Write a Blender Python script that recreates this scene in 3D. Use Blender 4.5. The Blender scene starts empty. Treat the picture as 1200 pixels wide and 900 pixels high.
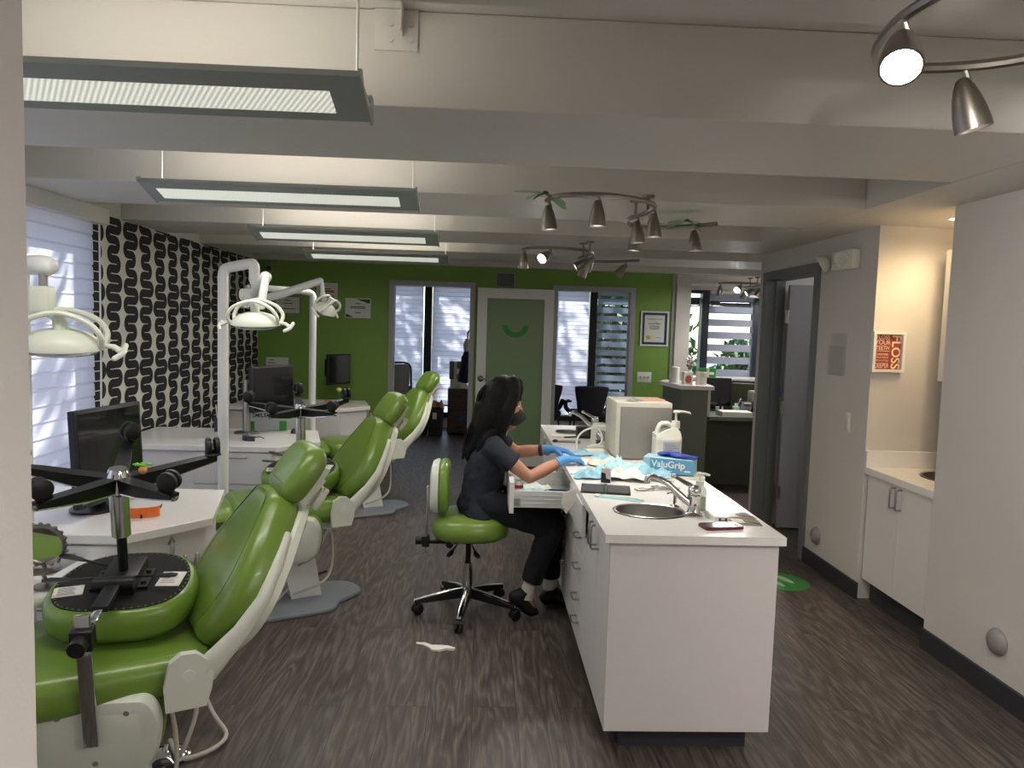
import bpy, bmesh, math, random
from mathutils import Vector as V, Matrix as M
rnd = random.Random(11)
SC = bpy.context.scene
COL = SC.collection
PI = math.pi
R = math.radians

# ---------------------------------------------------------------- materials
def lin(c):
    return tuple((x / 255 / 12.92) if x / 255 <= .04045 else ((x / 255 + .055) / 1.055) ** 2.4 for x in c) + (1,)

def mat(name, rgb, rough=.5, metal=0., noise=.0, nscale=6., bump=0., bscale=60., emit=0., ecol=None, trans=0., alpha=1., coat=0., spec=.5, sub=0.):
    m = bpy.data.materials.new(name)
    m.use_nodes = True
    nt = m.node_tree
    b = nt.nodes['Principled BSDF']
    c = lin(rgb)
    b.inputs['Base Color'].default_value = c
    b.inputs['Roughness'].default_value = rough
    b.inputs['Metallic'].default_value = metal
    b.inputs['Specular IOR Level'].default_value = spec
    b.inputs['Transmission Weight'].default_value = trans
    b.inputs['Alpha'].default_value = alpha
    b.inputs['Coat Weight'].default_value = coat
    if sub:
        b.inputs['Subsurface Weight'].default_value = sub
        b.inputs['Subsurface Radius'].default_value = (.01, .004, .003)
    if emit:
        b.inputs['Emission Color'].default_value = lin(ecol or rgb)
        b.inputs['Emission Strength'].default_value = emit
    tc = nt.nodes.new('ShaderNodeTexCoord')
    nz = nt.nodes.new('ShaderNodeTexNoise')
    nz.inputs['Scale'].default_value = nscale
    nz.inputs['Detail'].default_value = 4
    nt.links.new(tc.outputs['Object'], nz.inputs['Vector'])
    if noise:
        mx = nt.nodes.new('ShaderNodeMix')
        mx.data_type = 'RGBA'
        mx.inputs['A'].default_value = tuple(max(0, x * (1 - noise)) for x in c[:3]) + (1,)
        mx.inputs['B'].default_value = tuple(min(1, x * (1 + noise)) for x in c[:3]) + (1,)
        nt.links.new(nz.outputs['Fac'], mx.inputs['Factor'])
        nt.links.new(mx.outputs['Result'], b.inputs['Base Color'])
    if bump:
        n2 = nt.nodes.new('ShaderNodeTexNoise')
        n2.inputs['Scale'].default_value = bscale
        n2.inputs['Detail'].default_value = 3
        nt.links.new(tc.outputs['Object'], n2.inputs['Vector'])
        bp = nt.nodes.new('ShaderNodeBump')
        bp.inputs['Strength'].default_value = bump
        bp.inputs['Distance'].default_value = .01
        nt.links.new(n2.outputs['Fac'], bp.inputs['Height'])
        nt.links.new(bp.outputs['Normal'], b.inputs['Normal'])
    return m

def shade_mat(name, rgb, tr=.55):
    m = bpy.data.materials.new(name)
    m.use_nodes = True
    nt = m.node_tree
    nt.nodes.remove(nt.nodes['Principled BSDF'])
    out = nt.nodes['Material Output']
    d = nt.nodes.new('ShaderNodeBsdfDiffuse'); t = nt.nodes.new('ShaderNodeBsdfTranslucent')
    mx = nt.nodes.new('ShaderNodeMixShader')
    tc = nt.nodes.new('ShaderNodeTexCoord'); nz = nt.nodes.new('ShaderNodeTexNoise')
    nz.inputs['Scale'].default_value = 90
    nt.links.new(tc.outputs['Object'], nz.inputs['Vector'])
    cr = nt.nodes.new('ShaderNodeMix'); cr.data_type = 'RGBA'
    c = lin(rgb)
    cr.inputs['A'].default_value = tuple(x * .94 for x in c[:3]) + (1,); cr.inputs['B'].default_value = c
    nt.links.new(nz.outputs['Fac'], cr.inputs['Factor'])
    nt.links.new(cr.outputs['Result'], d.inputs['Color']); nt.links.new(cr.outputs['Result'], t.inputs['Color'])
    mx.inputs['Fac'].default_value = tr
    nt.links.new(d.outputs['BSDF'], mx.inputs[1]); nt.links.new(t.outputs['BSDF'], mx.inputs[2])
    nt.links.new(mx.outputs['Shader'], out.inputs['Surface'])
    return m

def glass_mat(name, rgb, gl=.06, rough=.02):
    m = bpy.data.materials.new(name); m.use_nodes = True
    nt = m.node_tree; nt.nodes.remove(nt.nodes['Principled BSDF'])
    a = nt.nodes.new('ShaderNodeBsdfTransparent'); g = nt.nodes.new('ShaderNodeBsdfGlossy'); x = nt.nodes.new('ShaderNodeMixShader')
    a.inputs['Color'].default_value = lin(rgb); g.inputs['Roughness'].default_value = rough; x.inputs['Fac'].default_value = gl
    nt.links.new(a.outputs['BSDF'], x.inputs[1]); nt.links.new(g.outputs['BSDF'], x.inputs[2]); nt.links.new(x.outputs['Shader'], nt.nodes['Material Output'].inputs['Surface'])
    return m

def floor_mat():
    m = bpy.data.materials.new('dark_wood_planks')
    m.use_nodes = True
    nt = m.node_tree; L = nt.links.new; N = nt.nodes.new
    b = nt.nodes['Principled BSDF']
    tc = N('ShaderNodeTexCoord')
    mp = N('ShaderNodeMapping'); mp.inputs['Rotation'].default_value = (0, 0, PI / 2)
    L(tc.outputs['Object'], mp.inputs['Vector'])
    br = N('ShaderNodeTexBrick')
    br.inputs['Scale'].default_value = 1
    br.inputs['Brick Width'].default_value = 1.22
    br.inputs['Row Height'].default_value = .178
    br.inputs['Mortar Size'].default_value = .0012
    br.inputs['Mortar Smooth'].default_value = .3
    br.inputs['Color1'].default_value = (.2, .2, .2, 1); br.inputs['Color2'].default_value = (.8, .8, .8, 1)
    br.inputs['Mortar'].default_value = (0, 0, 0, 1)
    br.offset = .37
    L(mp.outputs['Vector'], br.inputs['Vector'])
    # grain: stretched noise distorted by slow noise, shifted per plank
    mg = N('ShaderNodeMapping'); mg.inputs['Scale'].default_value = (60, 3.2, 1)
    ad = N('ShaderNodeVectorMath'); ad.operation = 'ADD'
    L(tc.outputs['Object'], ad.inputs[0])
    sc = N('ShaderNodeVectorMath'); sc.operation = 'SCALE'; sc.inputs['Scale'].default_value = 7
    L(br.outputs['Color'], sc.inputs[0]); L(sc.outputs['Vector'], ad.inputs[1])
    L(ad.outputs['Vector'], mg.inputs['Vector'])
    g = N('ShaderNodeTexNoise'); g.inputs['Scale'].default_value = 1.6; g.inputs['Detail'].default_value = 7; g.inputs['Roughness'].default_value = .62; g.inputs['Distortion'].default_value = .5
    L(mg.outputs['Vector'], g.inputs['Vector'])
    mg2 = N('ShaderNodeMapping'); mg2.inputs['Scale'].default_value = (9, 1.1, 1)
    L(ad.outputs['Vector'], mg2.inputs['Vector'])
    w = N('ShaderNodeTexNoise'); w.inputs['Scale'].default_value = 1.1; w.inputs['Detail'].default_value = 2
    L(mg2.outputs['Vector'], w.inputs['Vector'])
    ml = N('ShaderNodeMath'); ml.operation = 'MULTIPLY'; ml.inputs[1].default_value = 16
    L(w.outputs['Fac'], ml.inputs[0])
    fr = N('ShaderNodeMath'); fr.operation = 'PINGPONG'; fr.inputs[1].default_value = 1
    L(ml.outputs['Value'], fr.inputs[0])
    mx = N('ShaderNodeMix'); mx.data_type = 'FLOAT'; mx.inputs['Factor'].default_value = .22
    L(g.outputs['Fac'], mx.inputs['A']); L(fr.outputs['Value'], mx.inputs['B'])
    cr = N('ShaderNodeValToRGB')
    e = cr.color_ramp.elements
    e[0].position = .22; e[0].color = lin((46, 39, 37)); e[1].position = .8; e[1].color = lin((124, 113, 105))
    k = cr.color_ramp.elements.new(.5); k.color = lin((82, 73, 68))
    L(mx.outputs['Result'], cr.inputs['Fac'])
    hm = N('ShaderNodeMix'); hm.data_type = 'RGBA'; hm.blend_type = 'MULTIPLY'; hm.inputs['Factor'].default_value = .25
    L(cr.outputs['Color'], hm.inputs['A']); L(br.outputs['Color'], hm.inputs['B'])
    dk = N('ShaderNodeMix'); dk.data_type = 'RGBA'
    L(br.outputs['Fac'], dk.inputs['Factor']); L(hm.outputs['Result'], dk.inputs['A']); dk.inputs['B'].default_value = lin((30, 25, 24))
    L(dk.outputs['Result'], b.inputs['Base Color'])
    rr = N('ShaderNodeMapRange'); rr.inputs['To Min'].default_value = .34; rr.inputs['To Max'].default_value = .55
    L(g.outputs['Fac'], rr.inputs['Value']); L(rr.outputs['Result'], b.inputs['Roughness'])
    bp = N('ShaderNodeBump'); bp.inputs['Strength'].default_value = .12; bp.inputs['Distance'].default_value = .004
    L(mx.outputs['Result'], bp.inputs['Height']); L(bp.outputs['Normal'], b.inputs['Normal'])
    return m

# ---------------------------------------------------------------- mesh builder
class MB:
    def __init__(s):
        s.bm = bmesh.new(); s.mi = 0; s.T = M(); s.face_n = 0
    def poly(s, vs, fs):
        bv = [s.bm.verts.new(s.T @ V(v)) for v in vs]
        for f in fs:
            if len(set(f)) < 3: continue
            try:
                q = s.bm.faces.new([bv[i] for i in f]); q.material_index = s.mi
            except ValueError:
                pass
        return s
    def box(s, x0, x1, y0, y1, z0, z1, b=0., seg=2):
        t = bmesh.new()
        bmesh.ops.create_cube(t, size=1)
        for v in t.verts:
            v.co = V(((x0 + x1) / 2 + v.co.x * (x1 - x0), (y0 + y1) / 2 + v.co.y * (y1 - y0), (z0 + z1) / 2 + v.co.z * (z1 - z0)))
        if b:
            bmesh.ops.bevel(t, geom=t.edges[:], offset=b, segments=seg, affect='EDGES', profile=.5)
        return s._take(t)
    def _take(s, t):
        t.verts.index_update()
        s.poly([v.co.copy() for v in t.verts], [[v.index for v in f.verts] for f in t.faces])
        t.free()
        return s
    def tube(s, pts, r, n=10, closed=False, cap=True, flat=1., up=None, dome=False):
        pts = [V(p) for p in pts]
        k = len(pts)
        rs = r if isinstance(r, (list, tuple)) else [r] * k
        if dome:
            d0 = (pts[0] - pts[1]).normalized(); d1 = (pts[-1] - pts[-2]).normalized()
            a, z = rs[0], rs[-1]
            f = lambda q, k: tuple(x * k for x in q) if isinstance(q, tuple) else q * k
            am, zm = (min(a) if isinstance(a, tuple) else a), (min(z) if isinstance(z, tuple) else z)
            pts = [pts[0] + d0 * am * .95, pts[0] + d0 * am * .7] + pts + [pts[-1] + d1 * zm * .7, pts[-1] + d1 * zm * .95]
            rs = [f(a, .3), f(a, .72)] + list(rs) + [f(z, .72), f(z, .3)]
            k += 4
        vs = []; fs = []
        prev = None
        for i, p in enumerate(pts):
            if closed: d = pts[(i + 1) % k] - pts[i - 1]
            elif i == 0: d = pts[1] - p
            elif i == k - 1: d = p - pts[i - 1]
            else: d = (pts[i + 1] - p).normalized() + (p - pts[i - 1]).normalized()
            d = d.normalized() if d.length else V((0, 0, 1))
            if prev is None:
                u = V(up) if up else (V((0, 0, 1)) if abs(d.z) < .9 else V((1, 0, 0)))
            else: u = prev
            u = (u - d * u.dot(d))
            u = u.normalized() if u.length > 1e-6 else d.orthogonal().normalized()
            prev = u
            w = d.cross(u)
            for j in range(n):
                a = 2 * PI * j / n
                q = rs[i]
                if isinstance(q, tuple): ru, rw = q
                else: ru, rw = q, q * flat
                vs.append(p + u * math.cos(a) * ru + w * math.sin(a) * rw)
        for i in range(k if closed else k - 1):
            for j in range(n):
                a, b2 = i * n, ((i + 1) % k) * n
                fs.append((a + j, a + (j + 1) % n, b2 + (j + 1) % n, b2 + j))
        if cap and not closed:
            fs.append(tuple(range(n))[::-1]); fs.append(tuple((k - 1) * n + j for j in range(n)))
        return s.poly(vs, fs)
    def cyl(s, p, q, r, r2=None, n=16, cap=True):
        return s.tube([p, q], [r, r if r2 is None else r2], n, cap=cap)
    def bar(s, p, q, w, h, up=(0, 0, 1)):
        p, q = V(p), V(q); d = (q - p).normalized(); u = V(up); u = (u - d * u.dot(d)).normalized(); v = d.cross(u)
        vs = [c + u * a * h / 2 + v * b * w / 2 for c in (p, q) for a, b in ((-1, -1), (-1, 1), (1, 1), (1, -1))]
        return s.poly(vs, [(3, 2, 1, 0), (4, 5, 6, 7)] + [(i, (i + 1) % 4, 4 + (i + 1) % 4, 4 + i) for i in range(4)])
    def lathe(s, prof, n=24, at=(0, 0, 0), sx=1., sy=1., closed=False):
        at = V(at); vs = []; fs = []
        for r, z in prof:
            for j in range(n):
                a = 2 * PI * j / n
                vs.append(at + V((r * sx * math.cos(a), r * sy * math.sin(a), z)))
        k = len(prof)
        for i in range(k if closed else k - 1):
            for j in range(n):
                a, b2 = i * n, ((i + 1) % k) * n
                fs.append((a + j, a + (j + 1) % n, b2 + (j + 1) % n, b2 + j))
        if not closed:
            if prof[0][0] > 1e-4: fs.append(tuple(range(n))[::-1])
            if prof[-1][0] > 1e-4: fs.append(tuple((k - 1) * n + j for j in range(n)))
        return s.poly(vs, fs)
    def pad(s, outline, prof, shear=(0, 0)):
        # rounded slab: closed xy outline, rings inset by prof=[(inset, z)...], capped at both ends
        o = [V((p[0], p[1])) for p in outline]; n = len(o)
        ar = sum(o[i].x * o[(i + 1) % n].y - o[(i + 1) % n].x * o[i].y for i in range(n))
        sg = 1 if ar > 0 else -1
        nr = []
        for i in range(n):
            e1 = (o[i] - o[i - 1]).normalized(); e2 = (o[(i + 1) % n] - o[i]).normalized()
            t = (e1 + e2); t = t.normalized() if t.length > 1e-6 else e1
            q = V((-t.y, t.x)) * sg
            nr.append(q / max(.5, q.dot(V((-e1.y, e1.x)) * sg)))
        vs = []; fs = []
        for ins, z in prof:
            for p, q in zip(o, nr):
                vs.append((p.x + q.x * ins + shear[0] * z, p.y + q.y * ins + shear[1] * z, z))
        for i in range(len(prof) - 1):
            for j in range(n):
                a, b2 = i * n, (i + 1) * n
                fs.append((a + j, a + (j + 1) % n, b2 + (j + 1) % n, b2 + j))
        fs.append(tuple(range(n))[::-1]); fs.append(tuple((len(prof) - 1) * n + j for j in range(n)))
        return s.poly(vs, fs)
    def prism(s, outline, z0, z1, b=0.):
        return s.pad(outline, [(0, z0), (0, z1)] if not b else [(b, z0), (0, z0 + b), (0, z1 - b), (b, z1)])
    def ell(s, c, rx, ry, rz, n=16, m=10):
        return s.lathe([(math.sin(PI * i / m) * 1., -math.cos(PI * i / m) * rz) if 0 < i < m else (0.02, -rz if i == 0 else rz) for i in range(m + 1)], n, c, rx, ry)
    def grid(s, f, nu, nv, th=0.):
        vs = [f(i / nu, j / nv) for i in range(nu + 1) for j in range(nv + 1)]
        w = nv + 1
        return s.poly(vs, [(i * w + j, (i + 1) * w + j, (i + 1) * w + j + 1, i * w + j + 1) for i in range(nu) for j in range(nv)])
    def text(s, body, size, T, ext=.0008, align='CENTER', bold=0., sx=1.):
        cu = bpy.data.curves.new('t', 'FONT'); cu.body = body; cu.size = size; cu.extrude = ext; cu.align_x = align; cu.align_y = 'CENTER'; cu.offset = bold
        o = bpy.data.objects.new('t', cu); COL.objects.link(o)
        dg = bpy.context.evaluated_depsgraph_get()
        me = bpy.data.meshes.new_from_object(o.evaluated_get(dg))
        old = s.T; s.T = old @ T @ M.Diagonal((sx, 1, 1, 1))
        s.poly([v.co.copy() for v in me.vertices], [list(p.vertices) for p in me.polygons])
        s.T = old
        bpy.data.objects.remove(o); bpy.data.curves.remove(cu); bpy.data.meshes.remove(me)
        return s
    def build(s, name, mats, parent=None, loc=None, rot=None, smooth=38, fixn=True):
        if fixn: bmesh.ops.recalc_face_normals(s.bm, faces=s.bm.faces[:])
        me = bpy.data.meshes.new(name)
        s.bm.to_mesh(me); s.bm.free()
        for m in (mats if isinstance(mats, (list, tuple)) else [mats]): me.materials.append(m)
        if smooth:
            me.polygons.foreach_set('use_smooth', [True] * len(me.polygons))
            me.set_sharp_from_angle(angle=R(smooth))
        o = bpy.data.objects.new(name, me); COL.objects.link(o)
        if parent is not None: o.parent = parent
        if loc is not None: o.location = loc
        if rot is not None: o.rotation_euler = rot
        return o

def tag(o, label, cat, group=None, kind=None):
    o['label'] = label; o['category'] = cat
    if group: o['group'] = group
    if kind: o['kind'] = kind
    return o
def thing(name, label, cat, loc=(0, 0, 0), rot=(0, 0, 0), group=None):
    o = bpy.data.objects.new(name, None); COL.objects.link(o)
    o.empty_display_size = .1
    o.location = loc; o.rotation_euler = rot if isinstance(rot, (tuple, list)) else (0, 0, rot)
    return tag(o, label, cat, group)
def dup(o, label, loc, rot=None, group=None):
    c = _cp(o, None)
    c['label'] = label; c.location = loc
    if rot is not None: c.rotation_euler = rot if isinstance(rot, (tuple, list)) else (0, 0, rot)
    if group: c['group'] = group
    return c
def _cp(o, par):
    kids = [x for x in SC.objects if x.parent == o]
    c = o.copy(); COL.objects.link(c)
    if par is not None: c.parent = par
    for k in kids: _cp(k, c)
    return c
def struct(o):
    o['kind'] = 'structure'
    return o
def rrect(x0, x1, y0, y1, r, n=5):
    pts = []
    for cx, cy, a in ((x1 - r, y1 - r, 0), (x0 + r, y1 - r, 90), (x0 + r, y0 + r, 180), (x1 - r, y0 + r, 270)):
        for i in range(n + 1):
            t = R(a + 90 * i / n)
            pts.append((cx + r * math.cos(t), cy + r * math.sin(t)))
    return pts
def spline(pts, k=6, closed=False):
    P = [V(p) for p in pts]; n = len(P); out = []
    rng = n if closed else n - 1
    for i in range(rng):
        p1, p2 = P[i], P[(i + 1) % n]
        p0 = P[i - 1] if (closed or i > 0) else p1 * 2 - p2
        p3 = P[(i + 2) % n] if (closed or i + 2 < n) else p2 * 2 - p1
        for j in range(k):
            t = j / k
            out.append(.5 * ((2 * p1) + (p2 - p0) * t + (2 * p0 - 5 * p1 + 4 * p2 - p3) * t * t + (3 * p1 - p0 - 3 * p2 + p3) * t ** 3))
    if not closed: out.append(P[-1])
    return out
def round_prof(t, r, k=5, z0=0.):
    # soft cushion profile, thickness t, edge radius r
    a = [(r - r * math.sin(PI / 2 * i / k), z0 + r - r * math.cos(PI / 2 * i / k)) for i in range(k + 1)]
    b = [(r - r * math.cos(PI / 2 * i / k), z0 + t - r + r * math.sin(PI / 2 * i / k)) for i in range(k + 1)]
    return a + b
TR = M.Translation
def RX(a): return M.Rotation(R(a), 4, 'X')
def RY(a): return M.Rotation(R(a), 4, 'Y')
def RZ(a): return M.Rotation(R(a), 4, 'Z')
# ---------------------------------------------------------------- palette
m_wall = mat('wall_paint', (206, 202, 198), .72, noise=.02, nscale=2, bump=.05, bscale=180)
m_ceil = mat('ceiling_paint', (205, 202, 196), .6, noise=.03, nscale=1.5, bump=.06, bscale=40)
m_green = mat('green_wall_paint', (120, 156, 66), .55, noise=.03, nscale=2, bump=.05, bscale=200)
m_floor = floor_mat()
m_base = mat('vinyl_baseboard', (50, 50, 56), .5, noise=.05)
m_trimg = mat('grey_trim', (160, 162, 160), .45, noise=.02)
m_dframe = mat('dark_grey_frame', (112, 116, 116), .4, noise=.03)
m_navy = mat('dark_window_frame', (26, 30, 46), .4, noise=.05)
m_white = mat('white_laminate', (222, 219, 217), .38, noise=.015, nscale=3)
m_top = mat('white_countertop', (232, 229, 226), .22, noise=.02, nscale=30)
m_wpl = mat('white_plastic', (222, 224, 214), .3, noise=.01)
m_wmet = mat('white_enamel', (224, 224, 222), .3, noise=.01)
m_chrome = mat('chrome', (215, 215, 215), .08, 1.)
m_steel = mat('brushed_steel', (170, 168, 164), .3, 1., noise=.06, nscale=30)
m_nickel = mat('brushed_nickel', (150, 144, 136), .33, 1., noise=.08, nscale=40)
m_black = mat('black_plastic', (20, 20, 23), .42, noise=.1)
m_bmetal = mat('black_metal', (24, 24, 26), .38, .3, noise=.05)
m_screen = mat('dark_screen', (13, 14, 18), .12, noise=.05, coat=.3)
m_vinyl = mat('green_vinyl', (112, 142, 56), .3, noise=.05, nscale=5, bump=.06, bscale=300, coat=.15)
m_vseam = mat('green_vinyl_piping', (92, 124, 34), .4, noise=.05)
m_fab = mat('black_dustcover', (28, 27, 27), .9, noise=.2, nscale=80, bump=.2, bscale=400)
m_paper = mat('paper', (232, 228, 220), .8, noise=.03, nscale=20)
m_ink = mat('ink', (50, 52, 56), .8)
m_greyp = mat('grey_plastic', (140, 138, 136), .45, noise=.03)
m_dgrey = mat('dark_grey_plastic', (60, 61, 64), .5, noise=.05)
m_blind = shade_mat('cellular_shade', (216, 206, 220), .5)
m_zebra = shade_mat('zebra_shade', (186, 188, 202), .45)
m_glass = glass_mat('window_glass', (235, 245, 245))

# ---------------------------------------------------------------- camera, world, sun
HC = 1.55
yaw, pit, rol = R(2.42), R(4.4), R(1.75)
fwd = V((math.sin(yaw) * math.cos(pit), math.cos(yaw) * math.cos(pit), -math.sin(pit)))
rt = V((math.cos(yaw), -math.sin(yaw), 0)); up = rt.cross(fwd)
rt2 = rt * math.cos(rol) + up * math.sin(rol); up2 = up * math.cos(rol) - rt * math.sin(rol)
cd = bpy.data.cameras.new('camera'); cam = bpy.data.objects.new('camera', cd); COL.objects.link(cam)
cam.matrix_world = M(((rt2.x, up2.x, -fwd.x, 0), (rt2.y, up2.y, -fwd.y, 0), (rt2.z, up2.z, -fwd.z, HC), (0, 0, 0, 1)))
cd.sensor_width = 36; cd.lens = 36 * 860 / 1200; cd.clip_start = .02; cd.clip_end = 200
SC.camera = cam
w = bpy.data.worlds.new('world'); SC.world = w; w.use_nodes = True
nt = w.node_tree; bg = nt.nodes['Background']
sk = nt.nodes.new('ShaderNodeTexSky'); sk.sky_type = 'NISHITA'; sk.sun_disc = False
sk.sun_elevation = R(48); sk.sun_rotation = R(-20); sk.air_density = 1; sk.dust_density = 1
nt.links.new(sk.outputs['Color'], bg.inputs['Color']); bg.inputs['Strength'].default_value = .22
sl = bpy.data.lights.new('sun', 'SUN'); so = bpy.data.objects.new('sun', sl); COL.objects.link(so)
sl.energy = 9; sl.angle = R(.7); sl.color = (1, .93, .86)
sdir = V((.50, -.58, -.62)).normalized()
so.rotation_euler = sdir.to_track_quat('-Z', 'Y').to_euler(); so.location = (-8, 16, 12)
SC.view_settings.view_transform = 'Standard'; SC.view_settings.look = 'None'
SC.view_settings.gamma = 1; SC.view_settings.exposure = 1.4; SC.view_settings.use_curve_mapping = False
cy = SC.cycles
cy.max_bounces = 10; cy.diffuse_bounces = 6; cy.glossy_bounces = 4; cy.transmission_bounces = 8; cy.transparent_max_bounces = 12
cy.use_denoising = True; cy.sample_clamp_indirect = 4; cy.caustics_reflective = False; cy.caustics_refractive = False
cy.use_adaptive_sampling = False
try: cy.denoiser = 'OPENIMAGEDENOISE'
except Exception: pass

# ---------------------------------------------------------------- setting
def sbox(name, m, *a, b=0.):
    return struct(MB().box(*a, b=b).build(name, m, smooth=0))
XL, YG, YB = -2.46, 8.15, 11.1
sbox('floor', m_floor, -2.8, 5.4, -2.6, 11.3, -.08, 0)
sbox('ceiling', m_ceil, -2.8, 5.4, -2.6, 11.3, 2.48, 2.6)
beams = [(-.62, .12), (.82, 1.55), (2.27, 3.0), (3.7, 4.42), (5.13, 5.85), (6.55, 7.3), (8.0, 8.2), (9.5, 10.1)]
for i, (a, b) in enumerate(beams):
    o = MB().box(XL, 1.92 if b < 5.9 else 5.2, a, b, 2.2, 2.479, b=.004).build('trim_%d' % (i + 1), m_ceil, smooth=0)
    struct(o)
sbox('ceiling_soffit', m_ceil, 1.921, 2.4, -2.5, 5.85, 2.2, 2.479)
sbox('ceiling_alcove', m_ceil, 2.4, 3.1, 3.4, 4.3, 2.2, 2.479)
# beam bracket and paint chip
b = MB(); b.box(-.345, -.215, 2.262, 2.27, 2.36, 2.479, b=.002)
for dx in (-.03, .03):
    for dz in (.03, .075): b.cyl((-.265 + dx, 2.262, 2.36 + dz), (-.265 + dx, 2.257, 2.36 + dz), .008, n=8)
b.box(-.262, -.258, 2.2, 2.27, 2.40, 2.479)
tag(b.build('beam_bracket', m_ceil), 'small painted metal bracket with bolts at the top of the near ceiling beam', 'bracket')

# left: near partition, window wall, patterned panel
sbox('wall_left_near', m_wall, -.60, -.481, -2.5, .8, 0, 2.48)
sbox('wall_left_return', m_wall, XL - .14, -.485, .68, .8, 0, 2.48)
WY0, WY1, WZ0, WZ1 = 1.0, 4.68, .54, 2.16
b = MB()
b.box(XL - .14, XL, .8, YB, 0, WZ0); b.box(XL - .14, XL, .8, YB, WZ1, 2.48)
b.box(XL - .14, XL, .8, WY0, WZ0, WZ1); b.box(XL - .14, XL, WY1, YB, WZ0, WZ1)
struct(b.build('wall_left', m_wall, smooth=0))
b = MB()
for y in (WY0, 2.2, 3.45, WY1 - .05): b.box(XL - .11, XL - .05, y, y + .05, WZ0, WZ1)
b.box(XL - .11, XL - .05, WY0, WY1, WZ0, WZ0 + .05); b.box(XL - .11, XL - .05, WY0, WY1, WZ1 - .05, WZ1)
w1 = struct(b.build('window_1', m_navy, smooth=0))
MB().box(XL - .085, XL - .08, WY0 + .01, WY1 - .01, WZ0 + .01, WZ1 - .01).build('glass', m_glass, w1, smooth=0)

def pleated(axis, fixed, a0, a1, z0, z1, pitch, depth, sgn=1):
    # horizontal pleated shade surface, axis 'y' (plane x=fixed) or 'x' (plane y=fixed)
    b = MB(); n = max(1, round((z1 - z0) / pitch)); zs = []
    for i in range(n):
        za, zb = z0 + (z1 - z0) * i / n, z0 + (z1 - z0) * (i + 1) / n
        zs += [(za, 0), (za + (zb - za) * .12, depth), (za + (zb - za) * .88, depth * .75)]
    zs.append((z1, 0))
    vs = []
    for z, d in zs:
        for a in (a0, a1): vs.append((fixed + sgn * d, a, z) if axis == 'y' else (a, fixed + sgn * d, z))
    b.poly(vs, [(2 * i, 2 * i + 1, 2 * i + 3, 2 * i + 2) for i in range(len(zs) - 1)])
    return b
vb = thing('window_shade', 'wide white pleated window shade under a headrail behind the nearest monitor', 'blind', (XL, 3, 2.1))
o = pleated('y', .05, WY0 - 3 + .02, WY1 - 3 - .03, .5 - 2.1, .02, .088, .012).build('shade_fabric', m_blind, vb, smooth=0, fixn=False)
b = MB(); b.box(.015, .12, -2.05, 1.74, .01, .105, b=.006)
b.build('headrail', m_wmet, vb)
MB().box(.03, .075, -1.98, 1.64, -1.63, -1.6, b=.004).build('bottom_rail', m_wmet, vb)
b = MB(); b.tube([(.085, 1.68, .01), (.085, 1.68, -.9), (.08, 1.68, -1.3)], .006, 6)
b.build('pull_cord', m_wmet, vb)

# black brush-stroke panel on the left wall
m_pw = mat('panel_cloth', (214, 212, 204), .85, noise=.03, nscale=40, bump=.1, bscale=300)
m_pk = mat('panel_black_print', (30, 30, 34), .8, noise=.15, nscale=30)
PY0, PY1, PZ0, PZ1 = 4.72, 8.12, .02, 2.19
b = MB(); b.box(0, .014, PY0, PY1, PZ0, PZ1)
b.mi = 1
pitch = .232; ncol = int((PY1 - PY0) / pitch) + 1
def stroke(pts, wd, x):
    n = len(pts); vs = []
    for i, (y, z) in enumerate(pts):
        q = pts[min(i + 1, n - 1)]; p = pts[max(i - 1, 0)]
        dy, dz = q[0] - p[0], q[1] - p[1]; l = math.hypot(dy, dz) or 1
        ny, nz = -dz / l * wd, dy / l * wd
        for s in (1, -1):
            vs.append((x, min(max(y + s * ny, PY0), PY1), min(max(z + s * nz, PZ0), PZ1)))
    b.poly(vs, [(2 * i, 2 * i + 1, 2 * i + 3, 2 * i + 2) for i in range(n - 1)])
for c in range(ncol + 1):
    yc = PY0 + .04 + c * pitch
    z = PZ0 - .2 + (0 if c % 2 else .21) + rnd.uniform(-.03, .03)
    lobes = [(.062, -.068), (.074, -.05), (.046, -.03), (.03, -.052)]
    k = 0; pts = []; side = 1; step = .063
    while z < PZ1 + .15:
        hi, lo = lobes[(k + 2 * (c % 2)) % 4]
        ext = (hi if side > 0 else lo) + rnd.uniform(-.008, .008)
        cyy = yc + ext * .82
        r = step / 2
        sgn = 1 if side > 0 else -1
        for i in range(9):
            a = -PI / 2 + PI * i / 8
            pts.append((cyy + sgn * r * math.cos(a) * .9, z + r + r * math.sin(a)))
        z += step; side = -side; k += 1 if side > 0 else 0
    stroke(pts, .028, .0155 + .0002 * (c % 3))
o = b.build('patterned_panel', [m_pw, m_pk], None, loc=(XL + .002, 0, 0), smooth=0, fixn=False)
tag(o, 'tall white cloth wall panel printed with black looping brushstrokes', 'wall hanging')

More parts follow.
